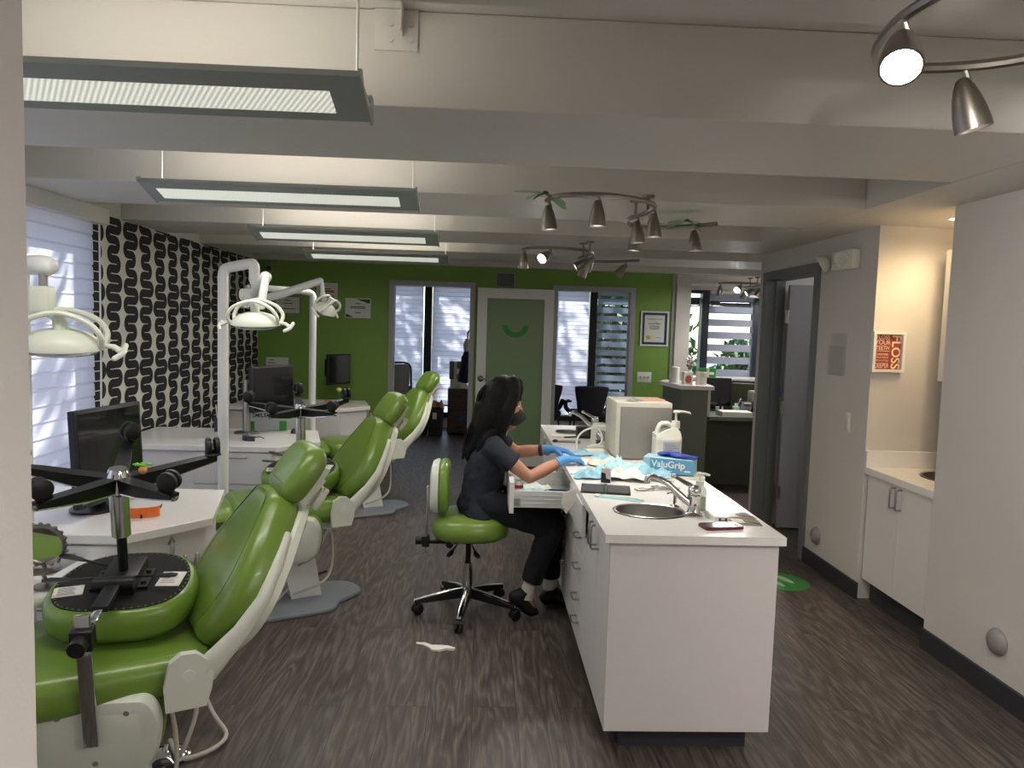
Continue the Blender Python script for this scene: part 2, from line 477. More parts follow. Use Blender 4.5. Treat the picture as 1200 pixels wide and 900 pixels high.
# green partition with two openings
m_gt = m_trimg
L0, L1, D0, D1, R0, R1, ZD = -1.0, -.12, -.06, .78, .80, 1.66, 2.0
b = MB()
for a, c, z0, z1 in ((XL, L0, 0, 2.24), (L0, L1, ZD, 2.24), (L1, R0, 0, 2.24), (R0, R1, ZD, 2.24), (R1, 2.1, 0, 2.24)):
    b.box(a, c, YG, YG + .1, z0, z1)
struct(b.build('wall_back', m_green, smooth=0))
sbox('trim_header', m_trimg, XL, 2.12, YG - .02, YG + .12, 2.24, 2.48)
for nm, a, c in (('door_1', L0, L1), ('door_2', R0, R1)):
    b = MB(); f = .055
    b.box(a - .03, a + f - .03, YG - .025, YG + .125, 0, ZD - .025); b.box(c - f + .03, c + .03, YG - .025, YG + .125, 0, ZD - .025)
    b.box(a - .03, c + .03, YG - .025, YG + .125, ZD - .025, ZD + .03)
    struct(b.build(nm + '_frame', m_gt, smooth=0))
sbox('trim_end', m_trimg, 2.1, 2.14, YG - .02, YG + .12, 0, 2.24)
sbox('wall_post', m_ceil, 2.14, 2.3, 8.1, 8.3, 0, 2.48)
# outer back wall with full-height windows
b = MB()
b.box(-2.6, 5.3, YB, YB + .15, 0, .16); b.box(-2.6, 5.3, YB, YB + .15, 2.2, 2.48)
b.box(-2.6, -1.95, YB, YB + .15, .16, 2.2); b.box(.1, .95, YB, YB + .15, .16, 2.2); b.box(2.45, 2.95, YB, YB + .15, .16, 2.2); b.box(4.9, 5.3, YB, YB + .15, .16, 2.2)
struct(b.build('wall_back_outer', m_wall, smooth=0))
for i, (a, c, ms) in enumerate(((-1.95, .1, (-.87,)), (.95, 2.45, (1.60,)), (2.95, 4.9, (3.3, 4.1)))):
    b = MB()
    for x in (a, c - .05): b.box(x, x + .05, YB - .04, YB + .05, .16, 2.2)
    for x in ms: b.box(x, x + .11, YB - .1, YB + .05, .16, 2.2)
    b.box(a, c, YB - .04, YB + .05, .16, .24); b.box(a, c, YB - .04, YB + .05, 2.15, 2.2)
    wn = struct(b.build('window_%d' % (i + 2), m_navy, smooth=0))
    MB().box(a + .02, c - .02, YB + .01, YB + .015, .18, 2.18).build('glass', m_glass, wn, smooth=0)
YS = YB - .06
for x0, x1, z0, lab in ((-1.93, -.885, .36, 'sun-dappled pleated shade left of the dark mullion seen through the plain doorway'), (-.75, .08, .36, 'sun-dappled pleated shade right of the dark mullion beside the boxes'),
                        (.98, 1.59, .26, 'pleated lilac-white shade behind the two charcoal chairs')):
    t = thing('window_shade', lab, 'blind', (x0, YS, 2.2))
    pleated('x', 0, 0, x1 - x0, z0 - 2.2, -.03, .062, .012, -1).build('shade_fabric', m_blind, t, smooth=0, fixn=False)
    MB().box(0, x1 - x0, -.035, .015, -.04, -.005, b=.004).build('headrail', m_wmet, t)
    MB().box(0, x1 - x0, -.02, .008, z0 - 2.225, z0 - 2.2, b=.003).build('bottom_rail', m_wmet, t)
def zebra(x0, x1, z0, band, gap, lab):
    t = thing('zebra_shade', lab, 'blind', (x0, YS, 2.2))
    b = MB(); z = -.05; k = 0
    while z - band > z0 - 2.2:
        b.box(0, x1 - x0, -.002, .002, z - band, z); z -= band + gap; k += 1
    b.build('shade_fabric', m_zebra, t, smooth=0)
    MB().box(0, x1 - x0, -.04, .015, -.05, -.005, b=.004).build('headrail', m_wmet, t)
    MB().box(0, x1 - x0, -.015, .012, z0 - 2.225, z0 - 2.195, b=.003).build('bottom_rail', m_wmet, t)
    for x in (.01, x1 - x0 - .012): MB().box(x, x + .002, -.001, .001, z0 - 2.2, -.05).build('side_cord', m_wmet, t, smooth=0)
zebra(1.72, 2.43, .3, .082, .046, 'striped zebra shade with see-through bands right of the charcoal chair')
zebra(3.42, 4.09, .5, .105, .085, 'striped zebra shade behind the reception desk')
zebra(4.22, 4.88, .5, .105, .085, 'striped zebra shade at the far right end beyond the reception chair')
# right: near wall, alcove, door wall
sbox('wall_right', m_wall, 2.27, 2.4, -2.5, 3.52, 0, 2.48)
sbox('wall_alcove_near', m_wall, 2.4, 3.0, 3.4, 3.52, 0, 2.48)
sbox('wall_alcove_back', m_wall, 2.9, 3.0, 3.52, 4.19, 0, 2.48)
sbox('wall_alcove_side', m_wall, 2.27, 3.0, 4.19, 4.29, 0, 2.48)
b = MB(); b.box(2.27, 2.39, 4.29, 4.95, 0, 2.48); b.box(2.27, 2.39, 4.95, 5.83, 2.0, 2.48); b.box(2.27, 2.39, 5.83, 5.99, 0, 2.48)
struct(b.build('wall_right_door', m_wall, smooth=0))
sbox('wall_reception_side', m_wall, 2.39, 5.3, 5.87, 5.99, 0, 2.48)
sbox('wall_room_near', m_wall, 2.39, 4.2, 4.29, 4.35, 0, 2.48)
sbox('wall_room_end', m_wall, 4.1, 4.2, 4.35, 5.87, 0, 2.48)
sbox('wall_far_right', m_wall, 5.2, 5.3, 5.9, YB + .1, 0, 2.48)
sbox('wall_behind', m_wall, -.6, 2.5, -2.6, -2.5, 0, 2.48)
b = MB()
b.box(2.255, 2.27, -2.5, 3.52, 0, .1); b.box(2.255, 2.27, 4.17, 4.9, 0, .1)
struct(b.build('baseboard_right', m_base, smooth=0))
b = MB()
for y0, y1 in ((4.90, 4.965), (5.815, 5.88)): b.box(2.25, 2.41, y0, y1, 0, 1.985)
b.box(2.25, 2.41, 4.90, 5.88, 1.985, 2.05)
b.box(2.33, 2.37, 4.965, 4.98, 0, 1.985); b.box(2.33, 2.37, 5.80, 5.815, 0, 1.985)
struct(b.build('door_3_frame', m_dframe, smooth=0))
d3 = struct(MB().box(0, .84, -.022, .022, .012, 1.95, b=.003).build('door_3', mat('grey_door_paint', (150, 150, 155), .45, noise=.02), loc=(2.405, 5.73, 0), rot=(0, 0, R(-7)), smooth=0))
for z in (.3, .98, 1.7):
    b = MB(); b.box(-.03, .012, -.03, -.022, z - .05, z + .05); b.cyl((-.008, -.03, z - .052), (-.008, -.03, z + .052), .008, n=8)
    b.build('hinge', m_steel, d3)
MB().box(-.034, -.028, -.035, -.02, 1.06, 1.16).build('blue_sticker', mat('blue_tape', (40, 90, 150), .6), d3, smooth=0)
# ---------------------------------------------------------------- lights
m_lens = mat('light_diffuser', (236, 238, 225), .5, emit=.24)
_nt = m_lens.node_tree; _w = _nt.nodes.new('ShaderNodeTexWave'); _w.inputs['Scale'].default_value = 42; _w.bands_direction = 'DIAGONAL'
_nt.links.new([n for n in _nt.nodes if n.type == 'TEX_COORD'][0].outputs['Object'], _w.inputs['Vector'])
_m = _nt.nodes.new('ShaderNodeMapRange'); _m.inputs['To Min'].default_value = .13; _m.inputs['To Max'].default_value = .29
_nt.links.new(_w.outputs['Fac'], _m.inputs['Value']); _nt.links.new(_m.outputs['Result'], _nt.nodes['Principled BSDF'].inputs['Emission Strength'])
m_lamp = mat('lamp_tube', (255, 247, 234), .5, emit=5.2)
m_hous = mat('light_housing', (150, 156, 154), .45, noise=.02)
def pendant(y0, lab, x0=-1.5, x1=-.31):
    t = thing('linear_pendant_light', lab, 'light', ((x0 + x1) / 2, y0, 2.13), 0, 'linear pendant lights between the beams')
    h = (x1 - x0) / 2
    b = MB()
    sec = [(0, 0), (.185, -.055), (.205, -.04), (.2, .004), (.165, .008), (.15, -.022), (.05, -.006), (.03, .02), (.0, .014)]
    n = len(sec); vs = []
    for x in (-h, h):
        for y, z in sec: vs.append((x, y, z))
    b.poly(vs, [(i, (i + 1) % n, n + (i + 1) % n, n + i) for i in range(n)] + [tuple(range(n))[::-1], tuple(range(n, 2 * n))])
    b.build('housing', m_hous, t, smooth=0)
    # end fins
    for x in (-h - .006, h):
        b = MB()
        vs = [(x + d, y * 1.08 - .005, z * 1.15 + .002) for d in (0, .006) for y, z in sec]
        b.poly(vs, [(i, (i + 1) % n, n + (i + 1) % n, n + i) for i in range(n)] + [tuple(range(n))[::-1], tuple(range(n, 2 * n))])
        b.build('end_cap', m_trimg, t, smooth=0)
    # lens: inset strip a hair proud of the slanted face
    b = MB()
    f = lambda u: (u, -.0545 / .185 * u * 1.01 - .0012)
    ya, za = f(.06); yb, zb = f(.15)
    b.poly([(-h + .05, ya, za), (h - .08, ya, za), (h - .08, yb, zb), (-h + .05, yb, zb), (-h + .05, ya, za + .002), (h - .08, ya, za + .002), (h - .08, yb, zb + .002), (-h + .05, yb, zb + .002)],
           [(0, 1, 2, 3), (4, 5, 6, 7), (0, 1, 5, 4), (1, 2, 6, 5), (2, 3, 7, 6), (3, 0, 4, 7)])
    b.build('diffuser', m_lens, t, smooth=0)
    MB().box(-h + .06, h - .06, .06, .14, -.004, .003).build('uplight_tube', m_lamp, t, smooth=0)
    for x in (-h + .06, h - .02):
        MB().tube([(x, .1, -.012), (x, .1, .345)], .0035, 6).build('suspension_cable', m_wmet, t)
    return t
for y0, lab in ((1.80, 'slim linear pendant light nearest the front beam, with a ribbed glowing lens'), (3.28, 'second linear pendant light, hanging just in front of the black patterned panel'),
                (4.78, 'third linear pendant light in the row along the green chairs'), (6.2, 'last linear pendant light, closest to the green wall')):
    pendant(y0, lab)
# ---------------------------------------------------------------- track lights
m_lit = mat('lit_bulb', (245, 248, 255), .4, emit=30)
m_bulb = mat('dim_bulb', (240, 236, 225), .3, emit=2.0)
m_wing = mat('green_gauze_wing', (150, 200, 140), .5, trans=.0, alpha=.5, noise=.05)
SP = [(-.475, -.28), (-.435, -.41), (-.275, -.47), (-.1, -.40), (.01, -.27), (.03, -.08), (-.015, .2), (.07, .42), (.275, .40), (.455, .22)]
def track(loc, lab, heads, stem_h):
    t = thing('track_light', lab, 'light', loc, 0, 'S-shaped spotlight tracks on the beams')
    path = spline([(x, y, 0) for x, y in SP], 6)
    b = MB(); b.tube(path, .011, 8); b.build('rail', m_nickel, t)
    for x, y in ((.03, -.06), (.0, .08)):
        b = MB(); b.tube([(x, y, 0), (x, y, stem_h)], .007, 8); b.lathe([(.03, stem_h - .012), (.03, stem_h)], 12, (x, y, 0)); b.build('ceiling_stem', m_nickel, t)
    for (u, dx, dy, dz, lit) in heads:
        p = path[int(u * (len(path) - 1))]
        d = V((dx, dy, dz)).normalized()
        q = p + V((0, 0, -.035))
        T = TR(q) @ d.to_track_quat('-Z', 'Y').to_matrix().to_4x4()
        b = MB(); b.tube([p, p + V((.012, 0, -.03)), q + V((.014, 0, -.015))], .006, 8); b.cyl(q + V((-.0, -.0, -.01)), q + V((.02, 0, -.012)), .008, n=8)
        b.T = T
        b.lathe([(.004, .012), (.012, .008), (.02, -.008), (.027, -.03), (.033, -.06), (.036, -.085), (.036, -.098), (.032, -.098), (.03, -.08), (.01, -.07)], 18)
        h = b.build('spot_head', m_nickel, t)
        b = MB(); b.T = T; b.lathe([(.001, -.093), (.02, -.0925), (.0318, -.09), (.0318, -.086), (.001, -.086)], 16)
        b.build('bulb', m_lit if lit == 1 else m_bulb, h)
        ld = bpy.data.lights.new('spot', 'SPOT'); ld.energy = (5, 12, 15)[lit]; ld.spot_size = R(100); ld.spot_blend = .8; ld.shadow_soft_size = .03; ld.color = (1, .94, .86)
        lo = bpy.data.objects.new('spot_lamp', ld); COL.objects.link(lo); lo.parent = t
        lo.matrix_local = T @ TR((0, 0, -.105))
    return t
dn = lambda u, a=.1, b=.0, lit=0: (u, a, b, -1, lit)
track((.745, 3.6, 2.12), 'S-shaped nickel spotlight track carrying two green gauze dragonflies', [dn(.03), dn(.24, .02), dn(.5, .05), dn(.62, .1), dn(.79, -.05), dn(.95, .1)], .08)
track((.745, 5.5, 2.1), 'S-shaped nickel spotlight track nearest the green wall', [dn(.03, .0, .2), (.22, -.7, -.75, -.6, 1), (.5, -.4, .2, -.9, 0), (.6, -.8, 0, -.5, 0), (.79, -.35, .1, -1, 0), (.95, -.6, .2, -.8, 0)], .1)
track((.745, 1.12, 2.12), 'S-shaped nickel spotlight track with a glaring bulb above the island front', [dn(.03), (.24, .9, .8, -.4, 2), (.667, -.3, -.59, -.74, 1), (.88, .3, -.05, -1, 0), (.99, 1, .65, -.4, 2)], .08)  # two out-of-view heads added and aimed as fill for the right wall
def dragonfly(loc, rz, lab):
    t = thing('dragonfly_ornament', lab, 'ornament', loc, (0, R(8), R(rz)), 'gauze dragonflies clipped to the spotlight track')
    b = MB(); b.tube([(0, -.05, .005), (0, -.02, .012), (0, .05, .01), (0, .1, .0)], [.004, .008, .005, .003], 8, dome=True)
    b.build('body', m_black, t)
    for sx in (-1, 1):
        for (a, L, zz) in ((12, .13, -.02), (-28, .11, -.06)):
            ca, sa = math.cos(R(a)), math.sin(R(a))
            b = MB()
            n = 12
            o1 = [(sx * (L * .5 + L * .5 * math.cos(2 * PI * i / n)), .03 * math.sin(2 * PI * i / n) * (1 + .3 * math.cos(2 * PI * i / n))) for i in range(n)]
            vs = []
            for k in (0, .0012):
                for x, y in o1:
                    vs.append((x * ca, y + abs(x) * sa, .012 + k + zz * (abs(x) / L) ** 1.5))
            b.poly(vs, [tuple(range(n))[::-1], tuple(range(n, 2 * n))] + [(i, (i + 1) % n, n + (i + 1) % n, n + i) for i in range(n)])
            b.build('wing', m_wing, t)
dragonfly((.25, 3.28, 2.133), 20, 'pale green gauze dragonfly at the free left end of the spotlight track')
dragonfly((1.08, 3.93, 2.135), -35, 'pale green gauze dragonfly with a dark body near the right end of the spotlight track')

# pair of linear lights beyond the wall end, over the reception desk
for y0, x0, lab in ((8.75, 3.3, 'linear ceiling light over the reception area, nearer of the two by the wall end'), (10.3, 3.75, 'linear ceiling light over the reception area, closer to the window')):
    pendant(y0, lab, x0, x0 + 1.2)
# unseen pendants added above and behind the viewpoint as fill light
for y0, x0, lab in ((.4, .95, 'added linear pendant light above the viewpoint, out-of-view fill light'), (-1.05, .95, 'added linear pendant light behind the viewpoint, out-of-view fill light')):
    pendant(y0, lab, x0, x0 + 1.2)
def lamp(name, typ, loc, e, size=.2, color=(1, 1, 1), rot=(0, 0, 0), **k):
    ld = bpy.data.lights.new(name, typ); ld.energy = e; ld.color = color
    if typ == 'AREA':
        ld.size = size
        if 'size_y' in k: ld.shape = 'RECTANGLE'; ld.size_y = k['size_y']
    else: ld.shadow_soft_size = size
    if typ == 'SPOT': ld.spot_size = R(k.get('ang', 120)); ld.spot_blend = .7
    o = bpy.data.objects.new(name, ld); COL.objects.link(o); o.location = loc; o.rotation_euler = rot
    return o
for y0 in (.5, -.95): lamp('pendant_or_fill_lamp', 'AREA', (1.55, y0, 2.06), 9, 1.1, (1, .95, .9), size_y=.15)  # fill light added under the unseen pendants behind the viewpoint
for y0 in (1.88, 3.37, 4.87, 6.29): lamp('pendant_or_fill_lamp', 'AREA', (-.9, y0, 2.06), 3, 1.1, (1, .97, .9), size_y=.12)
lamp('room_fill_lamp', 'POINT', (3.3, 5.0, 2.1), 3.5, .15)  # unseen lamp added to brighten the open grey door
for x, y0 in ((3.9, 8.83), (4.35, 10.38), (2.9, 7.2)): lamp('pendant_or_fill_lamp', 'AREA', (x, y0, 2.06), 7, 1.0, (1, .97, .92), size_y=.12)  # last one is added fill over the desk, with no fixture
t = thing('recessed_downlight', 'warm recessed downlight in the alcove ceiling', 'light', (2.52, 3.86, 2.2))
MB().lathe([(.05, -.002), (.062, -.004), (.062, 0), (.05, .0)], 24, closed=True).build('trim_ring', m_wmet, t)
MB().lathe([(.001, -.001), (.05, -.001), (.05, .001), (.001, .001)], 24).build('lens', mat('warm_lens', (255, 226, 170), .5, emit=2.5), t)
lamp('alcove_lamp', 'SPOT', (2.52, 3.84, 2.19), 8, .08, (1, .76, .44), ang=168)
lamp('alcove_lamp', 'SPOT', (2.62, 3.58, 2.19), 20, .08, (1, .71, .36), ang=168)  # unseen second downlight, added to spread warm fill over the alcove wall
t2 = thing('recessed_downlight', 'added recessed downlight hidden at the near end of the alcove, for fill light', 'light', (2.62, 3.6, 2.2))
MB().lathe([(.05, -.002), (.062, -.004), (.062, 0), (.05, .0)], 24, closed=True).build('trim_ring', m_wmet, t2)
MB().lathe([(.001, -.001), (.05, -.001), (.05, .001), (.001, .001)], 24).build('lens', m_lens, t2)

# ---------------------------------------------------------------- alcove
AX = 2.29
t = thing('base_cabinet', 'white two-door base cabinet under the alcove sink', 'cabinet', (AX, 3.535, 0))
L = .64
MB().box(.02, .6, 0, .016, .12, .755).box(.02, .6, L - .016, L, .12, .755).box(.585, .6, .016, L - .016, .12, .755).box(.02, .585, .016, L - .016, .12, .136).build('body', m_white, t, smooth=0)
MB().box(.05, .58, .01, L - .01, .0, .12).build('toe_kick', m_base, t, smooth=0)
for y0, y1, hy in ((.003, L / 2 - .0015, L / 2 - .03), (L / 2 + .0015, L - .003, L / 2 + .03)):
    d = MB().box(0, .02, y0, y1, .13, .752, b=.0015).build('door', m_white, t, smooth=0)
    MB().tube([(0, hy, .735), (-.028, hy, .735), (-.032, hy, .725), (-.032, hy, .635), (-.028, hy, .625), (0, hy, .625)], .0055, 8).build('handle', m_steel, d)
def sinktop(b, x0, x1, y0, y1, z0, z1, holes):
    # slab with elliptical holes: subdivide in x strips per hole
    ys = sorted(holes, key=lambda h: h[1]); cur = y0
    for cx, cyy, rx, ry in ys:
        m = 1.25
        a, c = cyy - ry * m, cyy + ry * m
        l, r = cx - rx * m, cx + rx * m
        b.box(x0, x1, cur, a, z0, z1); b.box(x0, l, a, c, z0, z1); b.box(r, x1, a, c, z0, z1)
        n = 40; vs = []; fs = []
        for z in (z0, z1):
            for k in (0, 1):
                for i in range(n):
                    t_ = 2 * PI * i / n + PI / 4
                    ca, sa = math.cos(t_), math.sin(t_)
                    if k == 0: vs.append((cx + rx * ca, cyy + ry * sa, z))
                    else:
                        q = 1 / max(abs(ca), abs(sa))
                        vs.append((cx + rx * m * ca * q, cyy + ry * m * sa * q, z))
        for i in range(n):
            j = (i + 1) % n
            fs += [(i, j, n + j, n + i), (2 * n + i, 2 * n + j, 3 * n + j, 3 * n + i), (i, j, 2 * n + j, 2 * n + i)]
        b.poly(vs, fs); cur = c
    b.box(x0, x1, cur, y1, z0, z1)
t = thing('countertop', 'white countertop with upstand in the warm-lit alcove', 'counter', (AX - .02, 3.525, .757))
b = MB(); sinktop(b, 0, .63, 0, .66, 0, .04, [(.34, .33, .17, .2)]); b.build('slab', m_top, t, smooth=0)
MB().box(.0, .63, .645, .664, .04, .135, b=.002).build('backsplash', m_top, t, smooth=0)
def basin(loc, rx, ry, dep, lab, dupe=None):
    b = MB()
    b.lathe([(1.0, .001), (1.05, .004), (1.0, .006), (.95, .003), (.93, -.03), (.86, -dep * .7), (.7, -dep * .93), (.12, -dep), (.1, -dep - .012), (.02, -dep - .012), (.02, -dep - .016), (.12, -dep - .016), (.72, -dep * .93 - .006), (.9, -dep * .7), (.97, -.03)], 36, sx=rx, sy=ry, closed=True)
    return tag(b.build('sink', m_steel, loc=loc), lab, 'sink')
basin((AX + .32, 3.855, .798), .165, .195, .12, 'small steel sink set in the alcove countertop')
t = thing('wall_cabinet', 'white wall cabinet above the alcove counter', 'cabinet', (2.6, 3.53, 1.32))
MB().box(.02, .295, 0, .55, 0, .74).build('body', m_white, t, smooth=0)
MB().box(0, .02, .002, .273, .0, .74, b=.0015).build('door', m_white, t, smooth=0); MB().box(0, .02, .277, .548, .0, .74, b=.0015).build('door', m_white, t, smooth=0)

# FLOSS sign
m_red = mat('brick_red_print', (150, 58, 44), .6, noise=.08, nscale=30)
m_cream = mat('cream_print', (236, 214, 190), .6)
t = thing('framed_sign', 'square white shadow-box frame with a red FLOSS print', 'sign', (2.352, 4.188, 1.475))
W, H2 = .19, .235
b = MB(); f = .016
b.box(-W / 2, W / 2, -.035, 0, H2 / 2 - f, H2 / 2, b=.001); b.box(-W / 2, W / 2, -.035, 0, -H2 / 2, -H2 / 2 + f, b=.001)
b.box(-W / 2, -W / 2 + f, -.035, 0, -H2 / 2 + f, H2 / 2 - f); b.box(W / 2 - f, W / 2, -.035, 0, -H2 / 2 + f, H2 / 2 - f)
b.build('frame', m_wmet, t, smooth=0)
pr_ = MB().box(-W / 2 + f, W / 2 - f, -.01, -.001, -H2 / 2 + f, H2 / 2 - f).build('print', m_red, t, smooth=0)
b = MB()
FR = lambda x, z: TR((x, -.0112, z)) @ RX(90)
cxl = -.028
for s_, z, sz, sx in (('FLOSS', .083, .033, .92), ('YOUR', .054, .038, .88), ('TEETH', .022, .034, .82), ('SOMETIMES', -.016, .017, .82), ('YOU JUST HAVE TO', -.033, .013, .68), ('GO A LITTLE', -.051, .014, .95), ('DEEPER', -.081, .040, .62)):
    b.text(s_, sz, FR(cxl, z), .0003, sx=sx)
b.box(cxl - .045, cxl + .045, -.0114, -.011, .0035, .006)
b.text('FLOSS', .074, TR((.05, -.0112, 0)) @ RY(90) @ RX(90), .0003, sx=1.0, bold=.0012)
b.build('lettering', m_cream, pr_, smooth=0)

# fittings on the door wall
t = thing('emergency_light', 'white emergency light with two lamp heads above the grey door frame', 'light', (2.27, 4.5, 2.03))
b = MB(); b.box(-.055, 0, -.11, .16, -.06, .06, b=.012); b.build('housing', m_wpl, t)
for y, dy in ((-.02, -.25), (.27, .35)):
    b = MB(); d = V((-.7, dy, -.45)).normalized()
    b.T = TR((-.06, y, -.005)) @ d.to_track_quat('-Z', 'Y').to_matrix().to_4x4()
    b.lathe([(.02, .05), (.045, .035), (.06, 0), (.062, -.012), (.055, -.014), (.05, -.004), (.001, .0)], 20)
    h = b.build('lamp_head', m_wpl, t)
    b = MB(); b.T = TR((-.06, y, -.005)) @ d.to_track_quat('-Z', 'Y').to_matrix().to_4x4()
    for i in range(-2, 3):
        for j in range(-2, 3):
            if i * i + j * j < 6: b.box(i * .019 - .008, i * .019 + .008, j * .019 - .008, j * .019 + .008, -.013, -.007, b=.003)
    b.build('lens', mat('clear_lens', (225, 224, 212), .1), h)
b = MB(); b.box(-.004, 0, -.1, .1, -.135, .135, b=.001); b.box(-.02, -.004, -.1, .1, -.135, -.125); b.box(-.02, -.017, -.1, .1, -.135, .05); b.box(-.02, -.004, -.1, -.097, -.135, .05); b.box(-.02, -.004, .097, .1, -.135, .05)
tag(b.build('brochure_holder', glass_mat('clear_acrylic', (254, 254, 254), .05, .2), loc=(2.268, 4.59, 1.445), smooth=0), 'empty clear acrylic holder on the wall right of the grey door', 'holder')
t = thing('light_switch', 'white rocker switch below the acrylic holder', 'switch', (2.268, 4.41, 1.03))
MB().box(-.006, 0, -.036, .036, -.06, .06, b=.002).build('plate', m_wpl, t); MB().box(-.009, -.005, -.017, .017, -.034, .034, b=.002).build('rocker', m_wpl, t)
for y, z, lab in ((4.73, .224, 'grey domed door stop low on the wall by the grey door'), (2.998, .257, 'grey domed door stop low on the near right wall')):
    b = MB(); b.T = TR((2.269, y, z)) @ RY(-90)
    b.lathe([(.058, 0), (.058, .008), (.05, .02), (.034, .03), (.012, .035), (.001, .035)], 24)
    b.lathe([(.006, .034), (.006, .038), (.001, .039)], 10)
    tag(b.build('door_stop', m_greyp), lab, 'door stop')
# green floor sticker
b = MB(); b.lathe([(.17, 0), (.17, .0012), (.001, .0012)], 40); b.mi = 1
for sx, dy in ((-1, -.01), (1, .02)):
    b.pad([(sx * .05 + .026 * math.cos(a) * (1 + .15 * math.sin(a)), dy + .075 * math.sin(a)) for a in [2 * PI * i / 20 for i in range(20)]], [(0, .001), (0, .0018)])
tag(b.build('floor_sticker', [mat('green_sticker', (60, 130, 60), .4), mat('pale_green_print', (150, 185, 150), .5)], loc=(1.93, 4.46, .0005), rot=(0, 0, R(20))), 'round green floor sticker with pale footprints on the wood floor', 'sticker')
# torn tissue on floor
b = MB(); o_ = [(-.105, .01), (-.06, .018), (-.02, -.002), (.02, .006), (.06, .012), (.1, .0), (.098, -.014), (.06, -.022), (.035, -.05), (.0, -.052), (-.02, -.03), (-.06, -.008), (-.1, -.002)]
n = len(o_)
vs = [(x, y, .004 + .008 * abs(math.sin(9 * x + 4)) ) for x, y in o_] + [(x, y, .001) for x, y in o_]
b.poly(vs, [tuple(range(n)), tuple(range(n, 2 * n))[::-1]] + [(i, (i + 1) % n, n + (i + 1) % n, n + i) for i in range(n)])
tag(b.build('torn_tissue', m_paper, loc=(-.185, 3.45, 0), rot=(0, 0, R(-18)), smooth=0), 'torn white paper scrap lying on the floor in front of the stool', 'paper')

# green wall fittings
yw = YG - .001
t = thing('air_vent', 'small square grey vent grille above the frosted door', 'vent', (.235, yw, 2.07))
b = MB(); b.box(-.105, .105, -.015, 0, .07, .08); b.box(-.105, .105, -.015, 0, -.08, -.07); b.box(-.105, -.094, -.015, 0, -.07, .07); b.box(.094, .105, -.015, 0, -.07, .07); b.build('frame', m_trimg, t, smooth=0)
b = MB(); b.box(-.094, .094, -.003, -.001, -.07, .07)
for i in range(9): b.bar((-.094, -.008, -.062 + i * .0155), (.094, -.008, -.062 + i * .0155), .008, .003, (0, 1, 1))
b.build('grille', m_dframe, t, smooth=0)
def framed(name, lab, cat, x, z, wd, hg, mf, mp, fw=.012, det=None, thick=.018, y=yw):
    t = thing(name, lab, cat, (x, y, z))
    if fw:
        b = MB(); b.box(-wd / 2, wd / 2, -thick, 0, hg / 2 - fw, hg / 2); b.box(-wd / 2, wd / 2, -thick, 0, -hg / 2, -hg / 2 + fw); b.box(-wd / 2, -wd / 2 + fw, -thick, 0, -hg / 2 + fw, hg / 2 - fw); b.box(wd / 2 - fw, wd / 2, -thick, 0, -hg / 2 + fw, hg / 2 - fw)
        b.build('frame', mf, t, smooth=0)
    MB().box(-wd / 2 + fw, wd / 2 - fw, -.006, -.001, -hg / 2 + fw, hg / 2 - fw).build('sheet', mp, t, smooth=0)
    if det: det(t)
    return t
m_ctp = mat('certificate_paper', (214, 216, 208), .6, noise=.03)
m_blue = mat('dark_blue_mat', (30, 52, 84), .5)
m_gold = mat('gold_seal', (190, 160, 60), .4)
def d1(t):
    MB().box(-.112, .112, -.008, -.006, -.15, .15).build('inner_sheet', m_ctp, t, smooth=0)
    b = MB()
    b.tube([(-.085 + .0085 * i, -.0088, .105 + .012 * math.sin(i * 2.1) * (1.6 if i == 3 else .6)) for i in range(21)], .0022, 5); b.tube([(-.0 + .006 * i, -.0088, .082 - .003 * i + .004 * math.sin(i * 1.9)) for i in range(9)], .0018, 5)
    b.T = M()
    o = b
    for z, wd in ((.055, .07), (.03, .055), (.012, .06), (-.005, .05)): o.box(-wd, wd, -.0085, -.008, z - .003, z + .003)
    o.box(.02, .08, -.0085, -.008, -.1, -.096)
    o.build('printing', m_ink, t, smooth=0)
    b = MB(); b.T = TR((-.065, -.0085, -.1)) @ RX(90); b.lathe([(.024, 0), (.024, .001), (.001, .001)], 20); b.build('seal', m_gold, t)
framed('framed_certificate', 'framed certificate with dark blue mat and gold seal on the green wall', 'certificate', 1.915, 1.585, .315, .39, m_wmet, m_blue, .018, d1)
t = thing('switch_plate', 'white triple switch plate below the blue-matted certificate', 'switch', (1.825, yw, 1.04))
MB().box(-.08, .08, -.006, 0, -.058, .058, b=.002).build('plate', m_wpl, t)
for x in (-.046, 0, .046): MB().box(x - .006, x + .006, -.016, -.005, -.012, .012, b=.001).build('toggle', m_greyp, t, smooth=0)
def lines(zs, wd, x0=0):
    def f(t):
        b = MB()
        for z, q in zs: b.box(x0 - wd * q, x0 + wd * q, -.0068, -.006, z - .004, z + .004)
        b.build('printing', m_ink, t, smooth=0)
    return f
framed('framed_certificate', 'grey bordered certificate behind the far dental lamps', 'certificate', -2.13, 1.72, .285, .2, m_greyp, m_ctp, .014, lines([(.05, .4), (.02, .6), (-.04, .9)], .09))
def d2(t):
    lines([(.06, .5), (.0, .6), (-.06, .5)], .08)(t)
    b = MB(); b.box(-.08, .08, -.0068, -.006, .02, .045); b.box(-.08, .08, -.0068, -.006, -.035, -.012); b.build('red_heading', mat('faded_red_print', (170, 110, 120), .7), t, smooth=0)
framed('wall_notice', 'paper notice with faded red heading behind the far lamp head', 'notice', -1.71, 1.85, .23, .25, m_greyp, m_ctp, .0, d2)
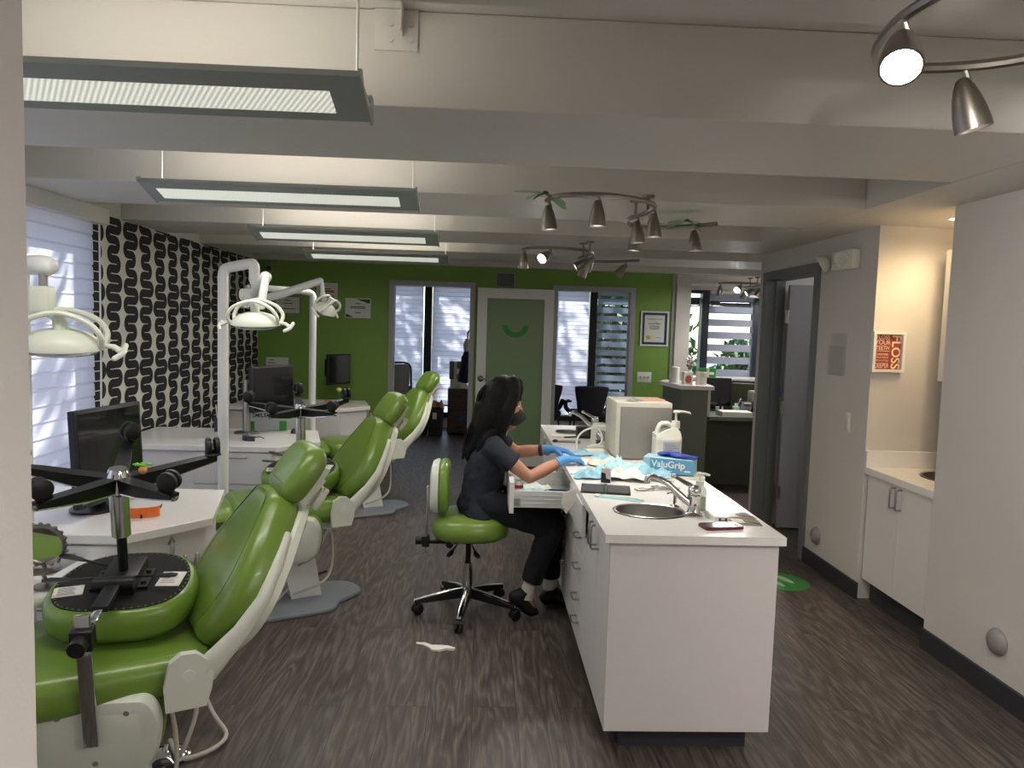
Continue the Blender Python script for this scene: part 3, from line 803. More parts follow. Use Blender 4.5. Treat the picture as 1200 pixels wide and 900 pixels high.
def d3f(t):
    b = MB(); b.poly([(.13, -.007, .098), (-.02, -.007, .098), (.13, -.007, .05)], [(0, 1, 2)]); b.poly([(-.13, -.007, -.1), (-.13, -.007, -.06), (-.05, -.007, -.1)], [(0, 1, 2)])
    b.build('dark_corner', m_dgrey, t, smooth=0, fixn=False)
    lines([(.05, .3), (.015, .8), (0, .8), (-.05, .3)], .1)(t)
framed('wall_certificate', 'white certificate with dark corners beside the plain doorway', 'certificate', -1.37, 1.71, .275, .215, m_greyp, m_ctp, .0, d3f)
framed('wall_brochure', 'white two-page brochure on the green wall just above the far desk monitor', 'paper', -2.24, 1.075, .24, .14, m_greyp, m_ctp, 0, lines([(.04, .5), (.01, .8), (-.02, .8)], .05, -.06))
t = thing('sensor_box', 'small grey box at the top left corner of the green wall', 'sensor', (-2.33, yw, 2.12)); MB().box(-.03, .03, -.03, 0, -.05, .05, b=.004).build('case', m_greyp, t); MB().box(-.02, .02, -.032, -.029, -.03, .01, b=.001).build('face', m_dgrey, t)

# frosted door folded back against the green wall
m_frost = mat('green_frosted_glass', (122, 146, 106), .35, noise=.03, nscale=3, coat=.2)
m_smile = mat('smile_decal', (44, 138, 52), .5)
d = struct(MB().box(0, 0, 0, 0, 0, 0).build('door_4', m_wmet)) if False else None
b = MB(); W = .84
b.box(0, .105, -.04, 0, .01, 1.975); b.box(W - .105, W, -.04, 0, .01, 1.975); b.box(.105, W - .105, -.04, 0, 1.865, 1.975); b.box(.105, W - .105, -.04, 0, .01, .22)
d = struct(b.build('door_4', m_wmet, loc=(-.06, YG - .03, 0), smooth=0))
MB().box(.1, W - .1, -.026, -.014, .21, 1.875).build('glass_panel', m_frost, d, smooth=0)
b = MB(); n = 24
arc = [(.42 + .145 * math.cos(PI + PI * i / n), 1.575 + .135 * math.sin(PI + PI * i / n)) for i in range(n + 1)] + [(.42 + .088 * math.cos(2 * PI - PI * i / n), 1.575 + .078 * math.sin(2 * PI - PI * i / n)) for i in range(n + 1)]
b.T = TR((0, -.0265, 0)) @ RX(90); 
nn = len(arc); b.poly([(x, z, 0) for x, z in arc] + [(x, z, .001) for x, z in arc], [(i, i + 1, nn - 2 - i, nn - 1 - i) for i in range(n)] + [(nn + i, nn + i + 1, 2 * nn - 2 - i, 2 * nn - 1 - i) for i in range(n)])
b.build('smile_logo', m_smile, d, smooth=0)
b = MB(); b.cyl((.05, -.04, .98), (.05, -.055, .98), .034, n=20); b.cyl((.05, -.055, .98), (.05, -.075, .98), .012, n=12)
b.tube([(.05, -.075, .98), (.1, -.08, .978), (.17, -.078, .975)], [.011, .009, .007], 10); b.build('lever_handle', m_chrome, d)
# ---------------------------------------------------------------- island
IX0, IX1, IY0, IY1 = .48, 1.093, 2.56, 5.42
m_panel = mat('island_end_panel', (216, 211, 210), .4, noise=.015, nscale=2)
def pull(parent, p0, p1, proud=.032, r=.0045):
    a, c = V(p0), V(p1); o = V((-proud, 0, 0)); d = (c - a).normalized() * .008
    MB().tube([a, a + o * .8, a + o + d, c + o - d, c + o * .8, c], r, 8).build('handle', m_steel, parent)
def unit(lab, y0, y1, fronts, end=False):
    t = thing('island_cabinet', lab, 'cabinet', (IX0, y0, 0), 0, 'white cabinet units of the island')
    L = y1 - y0
    b = MB()
    b.box(.02, .6, 0 if not end else .02, .016, .09, .798); b.box(.02, .6, L - .016, L, .09, .798); b.box(.584, .6, .016, L - .016, .09, .798); b.box(.02, .584, .016, L - .016, .09, .108)
    b.build('carcass', m_white, t, smooth=0)
    MB().box(.07, .55, .06 if end else 0, L, 0, .09).build('toe_kick', m_base, t, smooth=0)
    if end: MB().box(.0, .613, -.001, .0195, .09, .798, b=.0015).build('end_panel', m_panel, t, smooth=0)
    for kind, a, c, z0, z1, h, out in fronts:
        x = -out
        d = MB().box(x, x + .019, a + .0015, c - .0015, z0 + .0015, z1 - .0015, b=.0012).build(kind, m_white, t, smooth=0)
        if kind == 'door': pull(d, (x, h, .795 - .01), (x, h, .69))
        elif h: pull(d, (x, (a + c) / 2 - .045, h), (x, (a + c) / 2 + .045, h), .03)
    return t
unit('island cabinet under the near sink with plain white end panel', IY0, 3.1, [('door', .02, .285, .09, .798, .255, 0), ('door', .285, .54, .09, .798, .315, 0)], True)
unit('island drawer unit with a slightly open top drawer beside the seated person', 3.1, 3.55, [('drawer', 0, .45, .09, .22, .2, 0), ('drawer', 0, .45, .22, .365, .31, 0), ('drawer', 0, .45, .365, .51, .455, 0), ('drawer', 0, .45, .51, .655, .6, 0), ('drawer', 0, .45, .655, .797, 0, .03)])
du = unit('island drawer unit whose filled top drawer is pulled fully open', 3.55, 4.12, [('drawer', 0, .57, .09, .36, .3, 0), ('drawer', 0, .57, .36, .63, .57, 0)])
unit('far island cabinet under the second sink', 4.12, IY1, [('door', 0, .43, .09, .798, .03, 0), ('door', .43, .86, .09, .798, .83, 0), ('door', .86, 1.295, .09, .798, .9, 0)])
# the open drawer
dr = MB().box(-.325, -.303, .006, .562, .636, .792, b=.0015).build('drawer', m_white, du, smooth=0)
m_drs = mat('drawer_side_white', (205, 206, 204), .35)
b = MB()
for y in (.03, .528):
    b.box(-.303, .2, y, y + .012, .66, .745, b=.002)
    for z in (.68, .70, .72): b.box(-.30, .2, y - .0015, y + .0135, z, z + .004)
b.box(-.303, .2, .042, .528, .66, .668)
b.build('drawer_tray', m_drs, dr, smooth=0)
b = MB(); b.box(-.301, -.27, .0265, .03, .668, .708, b=.002); b.cyl((-.285, .0265, .688), (-.285, .024, .688), .006, n=10); b.build('side_clip', m_greyp, dr, smooth=0)
def sheet(name, lab, cat, loc, rz, w, d, amp, m, seed, tilt=(0, 0), n=12, group=None, freq=1.6, fold=0.):
    q = random.Random(seed); ph = [q.uniform(0, 6.28) for _ in range(8)]
    def f(u, v):
        x, y = (u - .5) * w, (v - .5) * d
        e = min(u, 1 - u, v, 1 - v)
        z = amp * (1 + .6 * math.sin(freq * 6 * u + ph[0] + 2 * v) * math.sin(freq * 5 * v + ph[1]) + .35 * math.sin(freq * 13 * u + ph[2]) * math.sin(freq * 11 * v + ph[3] + 3 * u))
        z *= .25 + .75 * min(1, e * 4)
        x += .08 * w * math.sin(7 * v + ph[4]); y += .08 * d * math.sin(6 * u + ph[5])
        return (x, y, max(.0015, z) + fold * abs(u - .5))
    o = MB().grid(f, n, n).build(name, m, None, loc, (tilt[0], tilt[1], rz), 60, False)
    return tag(o, lab, cat, group)
m_teal = mat('pale_teal_paper', (172, 212, 214), .75, noise=.06, nscale=15)
m_mblue = mat('light_blue_mask', (150, 198, 216), .8, noise=.08, nscale=20)
m_mwht = mat('white_mask_side', (226, 230, 226), .8, noise=.03)
m_beige = mat('beige_cloth', (214, 200, 182), .85, noise=.06, nscale=25)
m_deepblue = mat('deep_blue_plastic', (18, 74, 110), .4)
DX, DY, DZ = IX0 - .3, 3.55, .669
b = MB(); b.box(.18, .34, .06, .15, 0, .006); b.box(.18, .34, .06, .066, .006, .06); b.box(.18, .34, .144, .15, .006, .06); b.box(.18, .186, .066, .144, .006, .06); b.box(.334, .34, .066, .144, .006, .06)
tag(b.build('drawer_bin', m_deepblue, None, (DX, DY, DZ), smooth=0), 'dark blue open bin at the back of the pulled-out drawer', 'bin')
for i, (x, y, z, lab) in enumerate(((.1, .14, 0, 'pale teal paper packets at the near side of the open drawer'), (.1, .29, .0, 'pale teal paper packets at the middle of the open drawer'), (.12, .42, 0, 'pale teal paper packets at the far side of the open drawer'), (.33, .3, .0, 'crumpled pale teal wrap behind the blue bin in the open drawer'))):
    sheet('paper_packet', lab, 'paper', (DX + x, DY + y, DZ), .3 * i, .17, .12, .022, m_teal if i != 2 else m_mwht, 20 + i)
b = MB(); b.tube([(0, 0, .004), (.06, .01, .006), (.13, .0, .005)], .003, 6); b.ell((.0, 0, .006), .006, .006, .005, 8, 6)
tag(b.build('dental_probe', m_steel, None, (DX + .06, DY + .075, DZ + .042)), 'thin steel probe lying on the packets in the drawer', 'tool')
b = MB(); b.lathe([(.02, 0), (.022, .002), (.022, .05), (.018, .052), (.018, .04)], 20); b.mi = 1; b.lathe([(.0225, .012), (.0225, .03)], 20)
tag(b.build('paste_tub', [m_wpl, mat('red_label', (160, 30, 36), .5)], None, (DX + .03, DY + .18, DZ + .045)), 'small white tub with red band just inside the drawer front', 'tub')
b = MB()
o_ = [(-.03, 0, .055), (.035, -.005, .075), (.03, -.008, .02), (-.012, -.005, -.045), (-.036, -.002, .0)]
b.poly(o_ + [(x, y - .002, z) for x, y, z in o_], [(4, 3, 2, 1, 0), (5, 6, 7, 8, 9)] + [(i, (i + 1) % 5, 5 + (i + 1) % 5, 5 + i) for i in range(5)])
tag(b.build('paper_tissue', m_paper, None, (.42, 3.32, .745), smooth=0), 'white tissue hanging out of the slightly open top drawer', 'tissue')

# countertop with two sinks
t = thing('countertop', 'long white island countertop with two round sinks', 'counter', (0, 0, 0))
b = MB(); S1 = (.69, 2.877, .146, .12); S2 = (.615, 5.10, .085, .1)
sinktop(b, IX0 - .025, IX1 + .014, IY0 - .03, IY1 + .03, .8, .83, [S1, S2]); b.build('slab', m_top, t, smooth=0)
basin((S1[0], S1[1], .83), S1[2] * .97, S1[3] * .97, .12, 'round brushed steel sink at the near end of the island')
basin((S2[0], S2[1], .83), S2[2] * .97, S2[3] * .97, .1, 'round steel sink at the far end of the island')
def faucet(loc, rz, lab, L=.17):
    t = thing('faucet', lab, 'faucet', loc, (0, 0, R(rz)))
    b = MB(); b.lathe([(.034, 0), (.036, .004), (.03, .01), (.024, .018), (.023, .07), (.026, .074), (.026, .082), (.001, .082)], 24); b.build('body', m_chrome, t)
    b = MB(); b.tube([(.0, 0, .04), (-.035, .0, .06), (-L * .6, 0, .118), (-L * .9, 0, .142), (-L, 0, .146), (-L - .014, 0, .138), (-L - .016, 0, .118)], [.017, .015, .0125, .012, .0125, .013, .013], 12); b.build('spout', m_chrome, t)
    b = MB(); b.ell((0, 0, .098), .027, .027, .024, 16, 8); b.tube([(0, 0, .105), (-.02, .015, .118), (-.075, .035, .142)], [.011, .009, .007], 10, flat=1.4, dome=True); b.ell((-.08, .037, .145), .013, .013, .01, 10, 6); b.build('lever', m_chrome, t)
faucet((.855, 2.83, .83), -12, 'chrome single-lever faucet over the near island sink')
faucet((.80, 5.06, .83), 0, 'chrome faucet at the far island sink beside the cream sterilizer', .16)
b = MB(); b.lathe([(.02, 0), (.021, .004), (.012, .008), (.008, .012), (.008, .05), (.011, .052), (.011, .062), (.001, .064)], 16); b.tube([(0, 0, .058), (-.015, 0, .06), (-.035, 0, .054)], [.006, .005, .004], 8)
tag(b.build('soap_spout', m_chrome, None, (.815, 2.965, .83)), 'small chrome soap spout standing behind the near faucet', 'soap dispenser')
# sanitizer
m_clear = glass_mat('clear_bottle_plastic', (222, 232, 226), .12, .08)
t = thing('pump_bottle', 'clear sanitizer bottle with white pump behind the near faucet', 'bottle', (.905, 2.93, .83))
b = MB(); b.lathe([(.001, 0), (.028, .001), (.03, .006), (.03, .075), (.026, .09), (.014, .1), (.014, .106)], 24); b.build('bottle', m_clear, t)
MB().lathe([(.001, .002), (.027, .003), (.0275, .05), (.001, .051)], 24).build('gel', mat('pale_gel', (205, 220, 212), .1, trans=.6), t)
b = MB(); b.lathe([(.016, .1), (.016, .118), (.006, .12), (.005, .14), (.012, .142), (.012, .15), (.001, .152)], 16); b.tube([(0, 0, .146), (.02, 0, .147), (.04, -.004, .142)], [.007, .006, .004], 8); b.build('pump', m_wpl, t)
# jug
t = thing('pump_jug', 'white jug with handle and long pump spout behind the glove box', 'jug', (1.02, 3.93, .83))
b = MB()
b.pad(rrect(-.072, .072, -.055, .055, .016), [(.004, 0), (0, .006), (0, .145), (.003, .148), (.003, .152)])
vs = [(x, y, z) for y in (-.05, .05) for x, z in ((-.07, .15), (.07, .15), (.066, .185), (.048, .205), (.02, .205), (-.07, .17))]
b.poly([(x * (1 if z < .18 else .99), y * (1 if z < .18 else .55), z) for x, y, z in vs], [tuple(range(6)), tuple(range(6, 12))] + [(i, (i + 1) % 6, 6 + (i + 1) % 6, 6 + i) for i in range(6)])
b.build('jug_body', m_wpl, t, smooth=25)
b = MB(); b.tube([(-.06, 0, .16), (-.052, 0, .195), (-.042, 0, .217), (-.03, 0, .226), (.0, 0, .226), (.012, 0, .218), (.024, 0, .195)], .0125, 10, flat=1.9); b.lathe([(.024, .2), (.024, .222), (.022, .24), (.001, .242)], 16, (.045, 0, 0)); b.build('handle', m_wpl, t)
b = MB(); b.cyl((.045, 0, .235), (.045, 0, .285), .007, n=10); b.lathe([(.016, .283), (.018, .29), (.014, .297), (.001, .298)], 14, (.045, 0, 0)); b.tube([(.03, 0, .29), (.08, 0, .292), (.115, 0, .287), (.125, 0, .28)], [.009, .007, .006, .005], 8); b.build('pump', m_wpl, t)
lb = MB().box(-.033, .058, -.0565, -.0545, .03, .132, b=0).build('label', mat('grey_blue_label', (170, 174, 184), .6), t, smooth=0)
b = MB()
for i in range(9): b.box(-.025, .05 - .012 * (i % 3), -.0572, -.0565, .04 + i * .0095, .043 + i * .0095)
b.build('label_text', mat('label_print', (120, 124, 138), .7), lb, smooth=0)
# glove box
m_gb = mat('glove_box_blue', (86, 150, 186), .5, noise=.05, nscale=30)
m_gl = mat('glove_box_light', (160, 196, 212), .5, noise=.05, nscale=30)
m_glove = mat('blue_nitrile', (72, 138, 196), .45, noise=.06, nscale=40, bump=.1, bscale=90)
m_dglove = mat('dark_blue_nitrile', (26, 60, 150), .4, noise=.1, nscale=30)
t = thing('glove_box', 'pale blue cardboard box of gloves lying on a white tray', 'box', (.965, 3.63, .848), (0, 0, R(-24)))
b = MB(); b.box(-.125, .125, -.06, .06, 0, .075, b=.002); b.build('carton', m_gl, t, smooth=0)
b = MB(); b.box(-.09, .1255, -.0608, -.06, .002, .073); b.build('front_print', m_gb, t, smooth=0)
b = MB(); b.text('ValuGrip', .046, TR((.0, -.0612, .045)) @ RX(90), .0003, bold=.0012); b.box(.08, .11, -.0612, -.0608, .015, .022); b.box(-.08, .02, -.0612, -.0608, .012, .015); b.build('lettering', m_wpl, t, smooth=0)
b = MB(); b.pad([(.05 * math.cos(a), .022 * math.sin(a)) for a in [2 * PI * i / 20 for i in range(20)]], [(0, .0752), (0, .0756)]); b.build('opening', m_dglove, t, smooth=0)
for i, (x, y, rz, lab) in enumerate(((.945, 3.66, .2, 'crumpled dark blue glove pulled half out of the glove box'), (1.0, 3.60, -.5, 'dark blue glove fingers trailing over the top of the glove box'))):
    b = MB(); q = random.Random(40 + i)
    b.ell((0, 0, .012), .045, .025, .011, 14, 8)
    for k in range(4): b.tube([(.03, -.018 + k * .012, .012), (.06, -.025 + k * .016, .016 - .003 * k), (.085, -.03 + k * .018, .008)], [.008, .007, .006], 8, dome=True)
    tag(b.build('blue_glove', m_dglove, None, (x, y, .848 + .0755), (0, 0, rz)), lab, 'glove', 'spare gloves on the glove box')
b = MB(); b.box(-.155, .155, -.075, .075, 0, .005, b=.001); b.box(-.155, .155, -.075, -.071, .005, .017); b.box(-.155, .155, .071, .075, .005, .017); b.box(-.155, -.151, -.071, .071, .005, .017); b.box(.151, .155, -.071, .071, .005, .017)
tag(b.build('instrument_tray', m_wpl, None, (.965, 3.60, .83), (0, 0, R(-8)), smooth=0), 'flat white tray under the glove box', 'tray')
b = MB()
for s in (-1, 1): b.tube([(-.09, .008 * s, .006), (-.06, .02 * s, .006), (-.03, .008 * s, .008), (0, 0, .009), (.05, -.007 * s, .008), (.075, -.004 * s, .007)], .0045, 8, dome=True)
b.cyl((0, 0, .003), (0, 0, .014), .007, n=10)
tag(b.build('pliers', m_steel, None, (.80, 3.27, .83), (0, 0, R(12))), 'steel orthodontic pliers lying behind the near faucet', 'pliers')
b = MB()
for s in (-1, 1): b.tube([(-.07, .012 * s, .006), (-.05, .022 * s, .006), (-.02, .009 * s, .007), (.0, 0, .008), (.055, -.006 * s, .006)], .004, 8, dome=True)
tag(b.build('pliers', m_steel, None, (.87, 3.31, .83), (0, 0, R(-14))), 'second pair of steel pliers lying against the white tray', 'pliers')
# grey sterilizer
m_cream2 = mat('cream_plastic', (206, 204, 192), .45, noise=.02)
t = thing('sterilizer', 'big cream and grey tabletop sterilizer box standing mid-island', 'appliance', (.76, 4.04, .83))
MB().box(0, .32, .02, .36, .008, .325, b=.012).build('case', m_cream2, t)
MB().box(.026, .312, 0, .022, .006, .298, b=.004).build('door', mat('taupe_grey_panel', (132, 130, 126), .5, noise=.03), t)
for x, y in ((.03, .05), (.29, .05), (.03, .33), (.29, .33)): MB().cyl((x, y, 0), (x, y, .012), .012, n=12).build('foot', m_black, t)
sheet('cleaning_cloth', 'orange-pink cloth lying on top of the sterilizer', 'cloth', (.99, 4.2, 1.155), .1, .15, .12, .007, mat('salmon_cloth', (206, 150, 120), .8, noise=.1), 50)
sheet('cleaning_cloth', 'grey crumpled cloth on the front edge of the sterilizer top', 'cloth', (.87, 4.12, 1.155), .5, .09, .06, .012, m_greyp, 51)
# masks and papers heap
mk = [(.56, 3.53, .2, .19, .11, m_mblue), (.66, 3.57, 1.3, .18, .12, m_teal), (.72, 3.49, -.2, .22, .12, m_mwht), (.78, 3.60, .5, .2, .13, m_teal), (.83, 3.50, .1, .2, .1, m_mblue), (.70, 3.70, .9, .2, .13, m_teal)]
ml = ['light blue pleated mask nearest the person on the island heap', 'pale teal crumpled mask behind the small black and white box', 'white crumpled mask lowest in front of the paper heap', 'pale teal crumpled sheet touching the glove box tray', 'blue and white mask edge lying along the front of the tray', 'pale teal crumpled sheet farthest back in the heap before the sterilizer']
for i, (x, y, rz, w_, d_, m_) in enumerate(mk):
    sheet('face_mask', ml[i], 'mask', (x, y, .832 + .004 * i), rz, w_, d_, .032, m_, 60 + i, group='crumpled masks on the island', freq=2.1, n=18)
sheet('beige_towel', 'crumpled beige towel in front of the sterilizer', 'towel', (.70, 3.85, .832), .4, .2, .16, .028, m_beige, 70)
sheet('paper_towel', 'white paper towel spread under the gloved hands', 'paper', (.62, 3.93, .832), .2, .24, .2, .006, m_mwht, 71)
sheet('face_mask', 'pale blue crumpled mask beyond the far gloved hand', 'mask', (.62, 4.18, .832), .2, .16, .1, .02, m_mblue, 72)
sheet('face_mask', 'pale blue crumpled mask between the cords and the sterilizer', 'mask', (.69, 4.02, .834), 1.2, .1, .12, .022, m_mblue, 73)
# near small things
t = thing('tablet_case', 'black folding case lying open near the near sink', 'case', (.575, 3.25, .83), (0, 0, R(-10)))
for s in (-1, 1):
    MB().box(min(0, s * .112) + .002, max(0, s * .112) - .002, -.085, .085, 0, .009, b=.002).build('case_half', m_black, t)
    MB().box(min(.01 * s, s * .102), max(.01 * s, s * .102), -.075, .075, .0088, .0095).build('inner_panel', m_dgrey, t, smooth=0)
MB().cyl((0, -.085, .008), (0, .085, .008), .006, n=10).build('spine', m_dgrey, t)
t = thing('sterile_pouch', 'sealed pale blue instrument pouch by the edge of the near sink', 'pouch', (.605, 3.085, .83), (0, 0, R(-22)))
b = MB(); b.pad(rrect(-.105, .105, -.02, .02, .004), [(.001, 0), (0, .001), (.004, .007), (.008, .008)]); b.build('pouch_film', m_teal, t)
MB().box(-.105, -.085, -.02, .02, .0075, .009).build('end_seal', m_wpl, t, smooth=0); MB().tube([(-.07, .0, .0085), (.08, .003, .0085)], .003, 8, dome=True).build('brush', m_wpl, t)
t = thing('small_box', 'small upright black and white carton beside the masks', 'box', (.605, 3.42, .83), (0, 0, R(-14)))
MB().box(-.022, .022, -.014, .014, 0, .07, b=.001).build('carton', mat('grey_pink_card', (190, 182, 188), .6), t, smooth=0)
b = MB(); b.poly([(-.0222, -.0146, .001), (.0222, -.0146, .001), (.0222, -.0146, .018), (.002, -.0146, .022), (-.002, -.0146, .046), (-.0222, -.0146, .05)], [(0, 1, 2, 3, 4, 5)]); b.box(-.0227, -.022, -.014, .014, .001, .05); b.build('black_print', m_black, t, smooth=0, fixn=False)
t = thing('phone', 'smartphone in a dark red case lying near the island corner', 'phone', (.908, 2.655, .83), (0, 0, R(10)))
b = MB(); b.pad(rrect(-.077, .077, -.038, .038, .012), [(.002, 0), (0, .002), (0, .009), (.002, .011)]); b.build('case', mat('dark_red_case', (92, 26, 50), .4, noise=.05), t)
b = MB(); b.pad(rrect(-.072, .072, -.033, .033, .009), [(0, .0105), (0, .0115)]); b.build('screen', m_screen, t, smooth=0)
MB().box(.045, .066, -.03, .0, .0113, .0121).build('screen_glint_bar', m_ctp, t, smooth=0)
t = thing('white_meter', 'small white handheld device with black dots beside the phone', 'device', (.935, 2.785, .83), (0, 0, R(4)))
b = MB(); b.pad(rrect(-.034, .034, -.06, .055, .012), [(.003, 0), (0, .004), (.002, .018), (.007, .022)]); b.build('case', m_wpl, t)
b = MB()
for x, z in ((-.012, .013), (.012, .013)): b.cyl((x, -.0605, z), (x, -.056, z), .0045, n=12)
b.box(-.019, .019, -.0615, -.057, .004, .0075)
b.build('black_slot', m_black, t)
m_foil = mat('silver_foil', (190, 182, 172), .3, .6, noise=.08, nscale=30)
for i, (x, y, rz, lab) in enumerate(((1.035, 2.83, .1, 'clear foil-backed pouch at the right edge of the island, farther of two'), (1.03, 2.73, -.12, 'clear foil-backed pouch at the right edge of the island, nearer of two'))):
    t = thing('foil_pouch', lab, 'pouch', (x, y, .83), (0, 0, rz), 'foil pouches by the phone')
    b = MB(); b.pad(rrect(-.06, .055, -.042, .042, .004), [(.001, 0), (0, .001), (.006, .004 + i * .001), (.012, .005 + i * .001)]); b.build('film', m_foil, t)
    MB().box(-.055, -.01, -.03, .03, .0052 + i * .001, .006 + i * .001).build('paper_strip', m_paper, t, smooth=0)
# far clutter
t = thing('black_box', 'black desktop device beside the far sink', 'device', (.69, 4.84, .83), (0, 0, R(6)))
MB().box(-.045, .045, -.035, .035, 0, .075, b=.006).build('case', m_black, t); MB().box(-.03, .03, -.037, -.034, .02, .05).build('face_panel', m_dgrey, t, smooth=0)
t = thing('curing_unit', 'white unit with a round grey dial before the far faucet', 'device', (.775, 4.66, .83), (0, 0, R(-12)))
b = MB(); b.pad(rrect(-.06, .06, -.05, .05, .015), [(.004, 0), (0, .01), (.006, .11), (.02, .125)]); b.build('case', m_wpl, t)
b = MB(); b.T = TR((.012, -.049, .05)) @ RX(86); b.lathe([(.036, -.004), (.036, .004), (.03, .006), (.001, .006)], 24); b.build('dial', m_greyp, t)
for i, (pts, lab) in enumerate((([(.58, 4.32, .836), (.585, 4.34, .90), (.63, 4.36, .945), (.70, 4.38, .96), (.735, 4.37, .92), (.735, 4.33, .836)], 'white cord arching up over the clutter before the far sink'), ([(.63, 4.28, .836), (.66, 4.27, .86), (.72, 4.3, .88), (.74, 4.4, .90), (.745, 4.56, .9)], 'white cord looping low from the white dial unit'))):
    b = MB(); b.tube(spline(pts, 6), .006, 8); tag(b.build('power_cord', m_wpl), lab, 'cord')
t = thing('white_handpiece_base', 'low white handset base behind the gloved hands', 'device', (.665, 4.20, .83), (0, 0, R(10)))
b = MB(); b.pad(rrect(-.06, .06, -.04, .04, .02), [(.004, 0), (0, .005), (.004, .03), (.015, .036)]); b.build('case', m_wpl, t); b = MB(); b.tube([(-.04, 0, .04), (.0, .005, .05), (.05, .0, .045)], [.012, .014, .01], 10, dome=True); b.build('handset', m_cream2, t)
b = MB(); b.tube([(-.07, 0, .008), (.07, .01, .008)], .008, 10, dome=True); b.mi = 1; b.ell((-.085, -.001, .01), .02, .012, .01, 10, 6)
tag(b.build('purple_tip_pen', [m_greyp, mat('dark_purple', (40, 28, 70), .4)], None, (.565, 4.60, .83), (0, 0, R(-8))), 'grey instrument with a dark purple tip by the island edge', 'tool')
b = MB(); b.box(-.09, .09, -.05, .05, 0, .012, b=.003); tag(b.build('folder', m_paper, None, (.57, 4.85, .83), (0, 0, R(-6)), smooth=0), 'white folder lying in front of the far sink', 'folder')
b = MB(); b.tube([(-.05, 0, .005), (.05, .006, .005)], .005, 8, dome=True); tag(b.build('pen', m_black, None, (.6, 4.74, .843), (0, 0, R(20))), 'black pen on the edge of the white folder', 'pen')
t = thing('small_clock', 'tiny grey display leaning by the left side of the sterilizer', 'clock', (.735, 4.45, .83), (R(-15), 0, 0)); MB().box(-.02, .02, -.006, .006, 0, .05, b=.002).build('case', m_greyp, t); MB().box(-.015, .015, -.0075, -.006, .012, .045).build('display', m_dgrey, t, smooth=0)
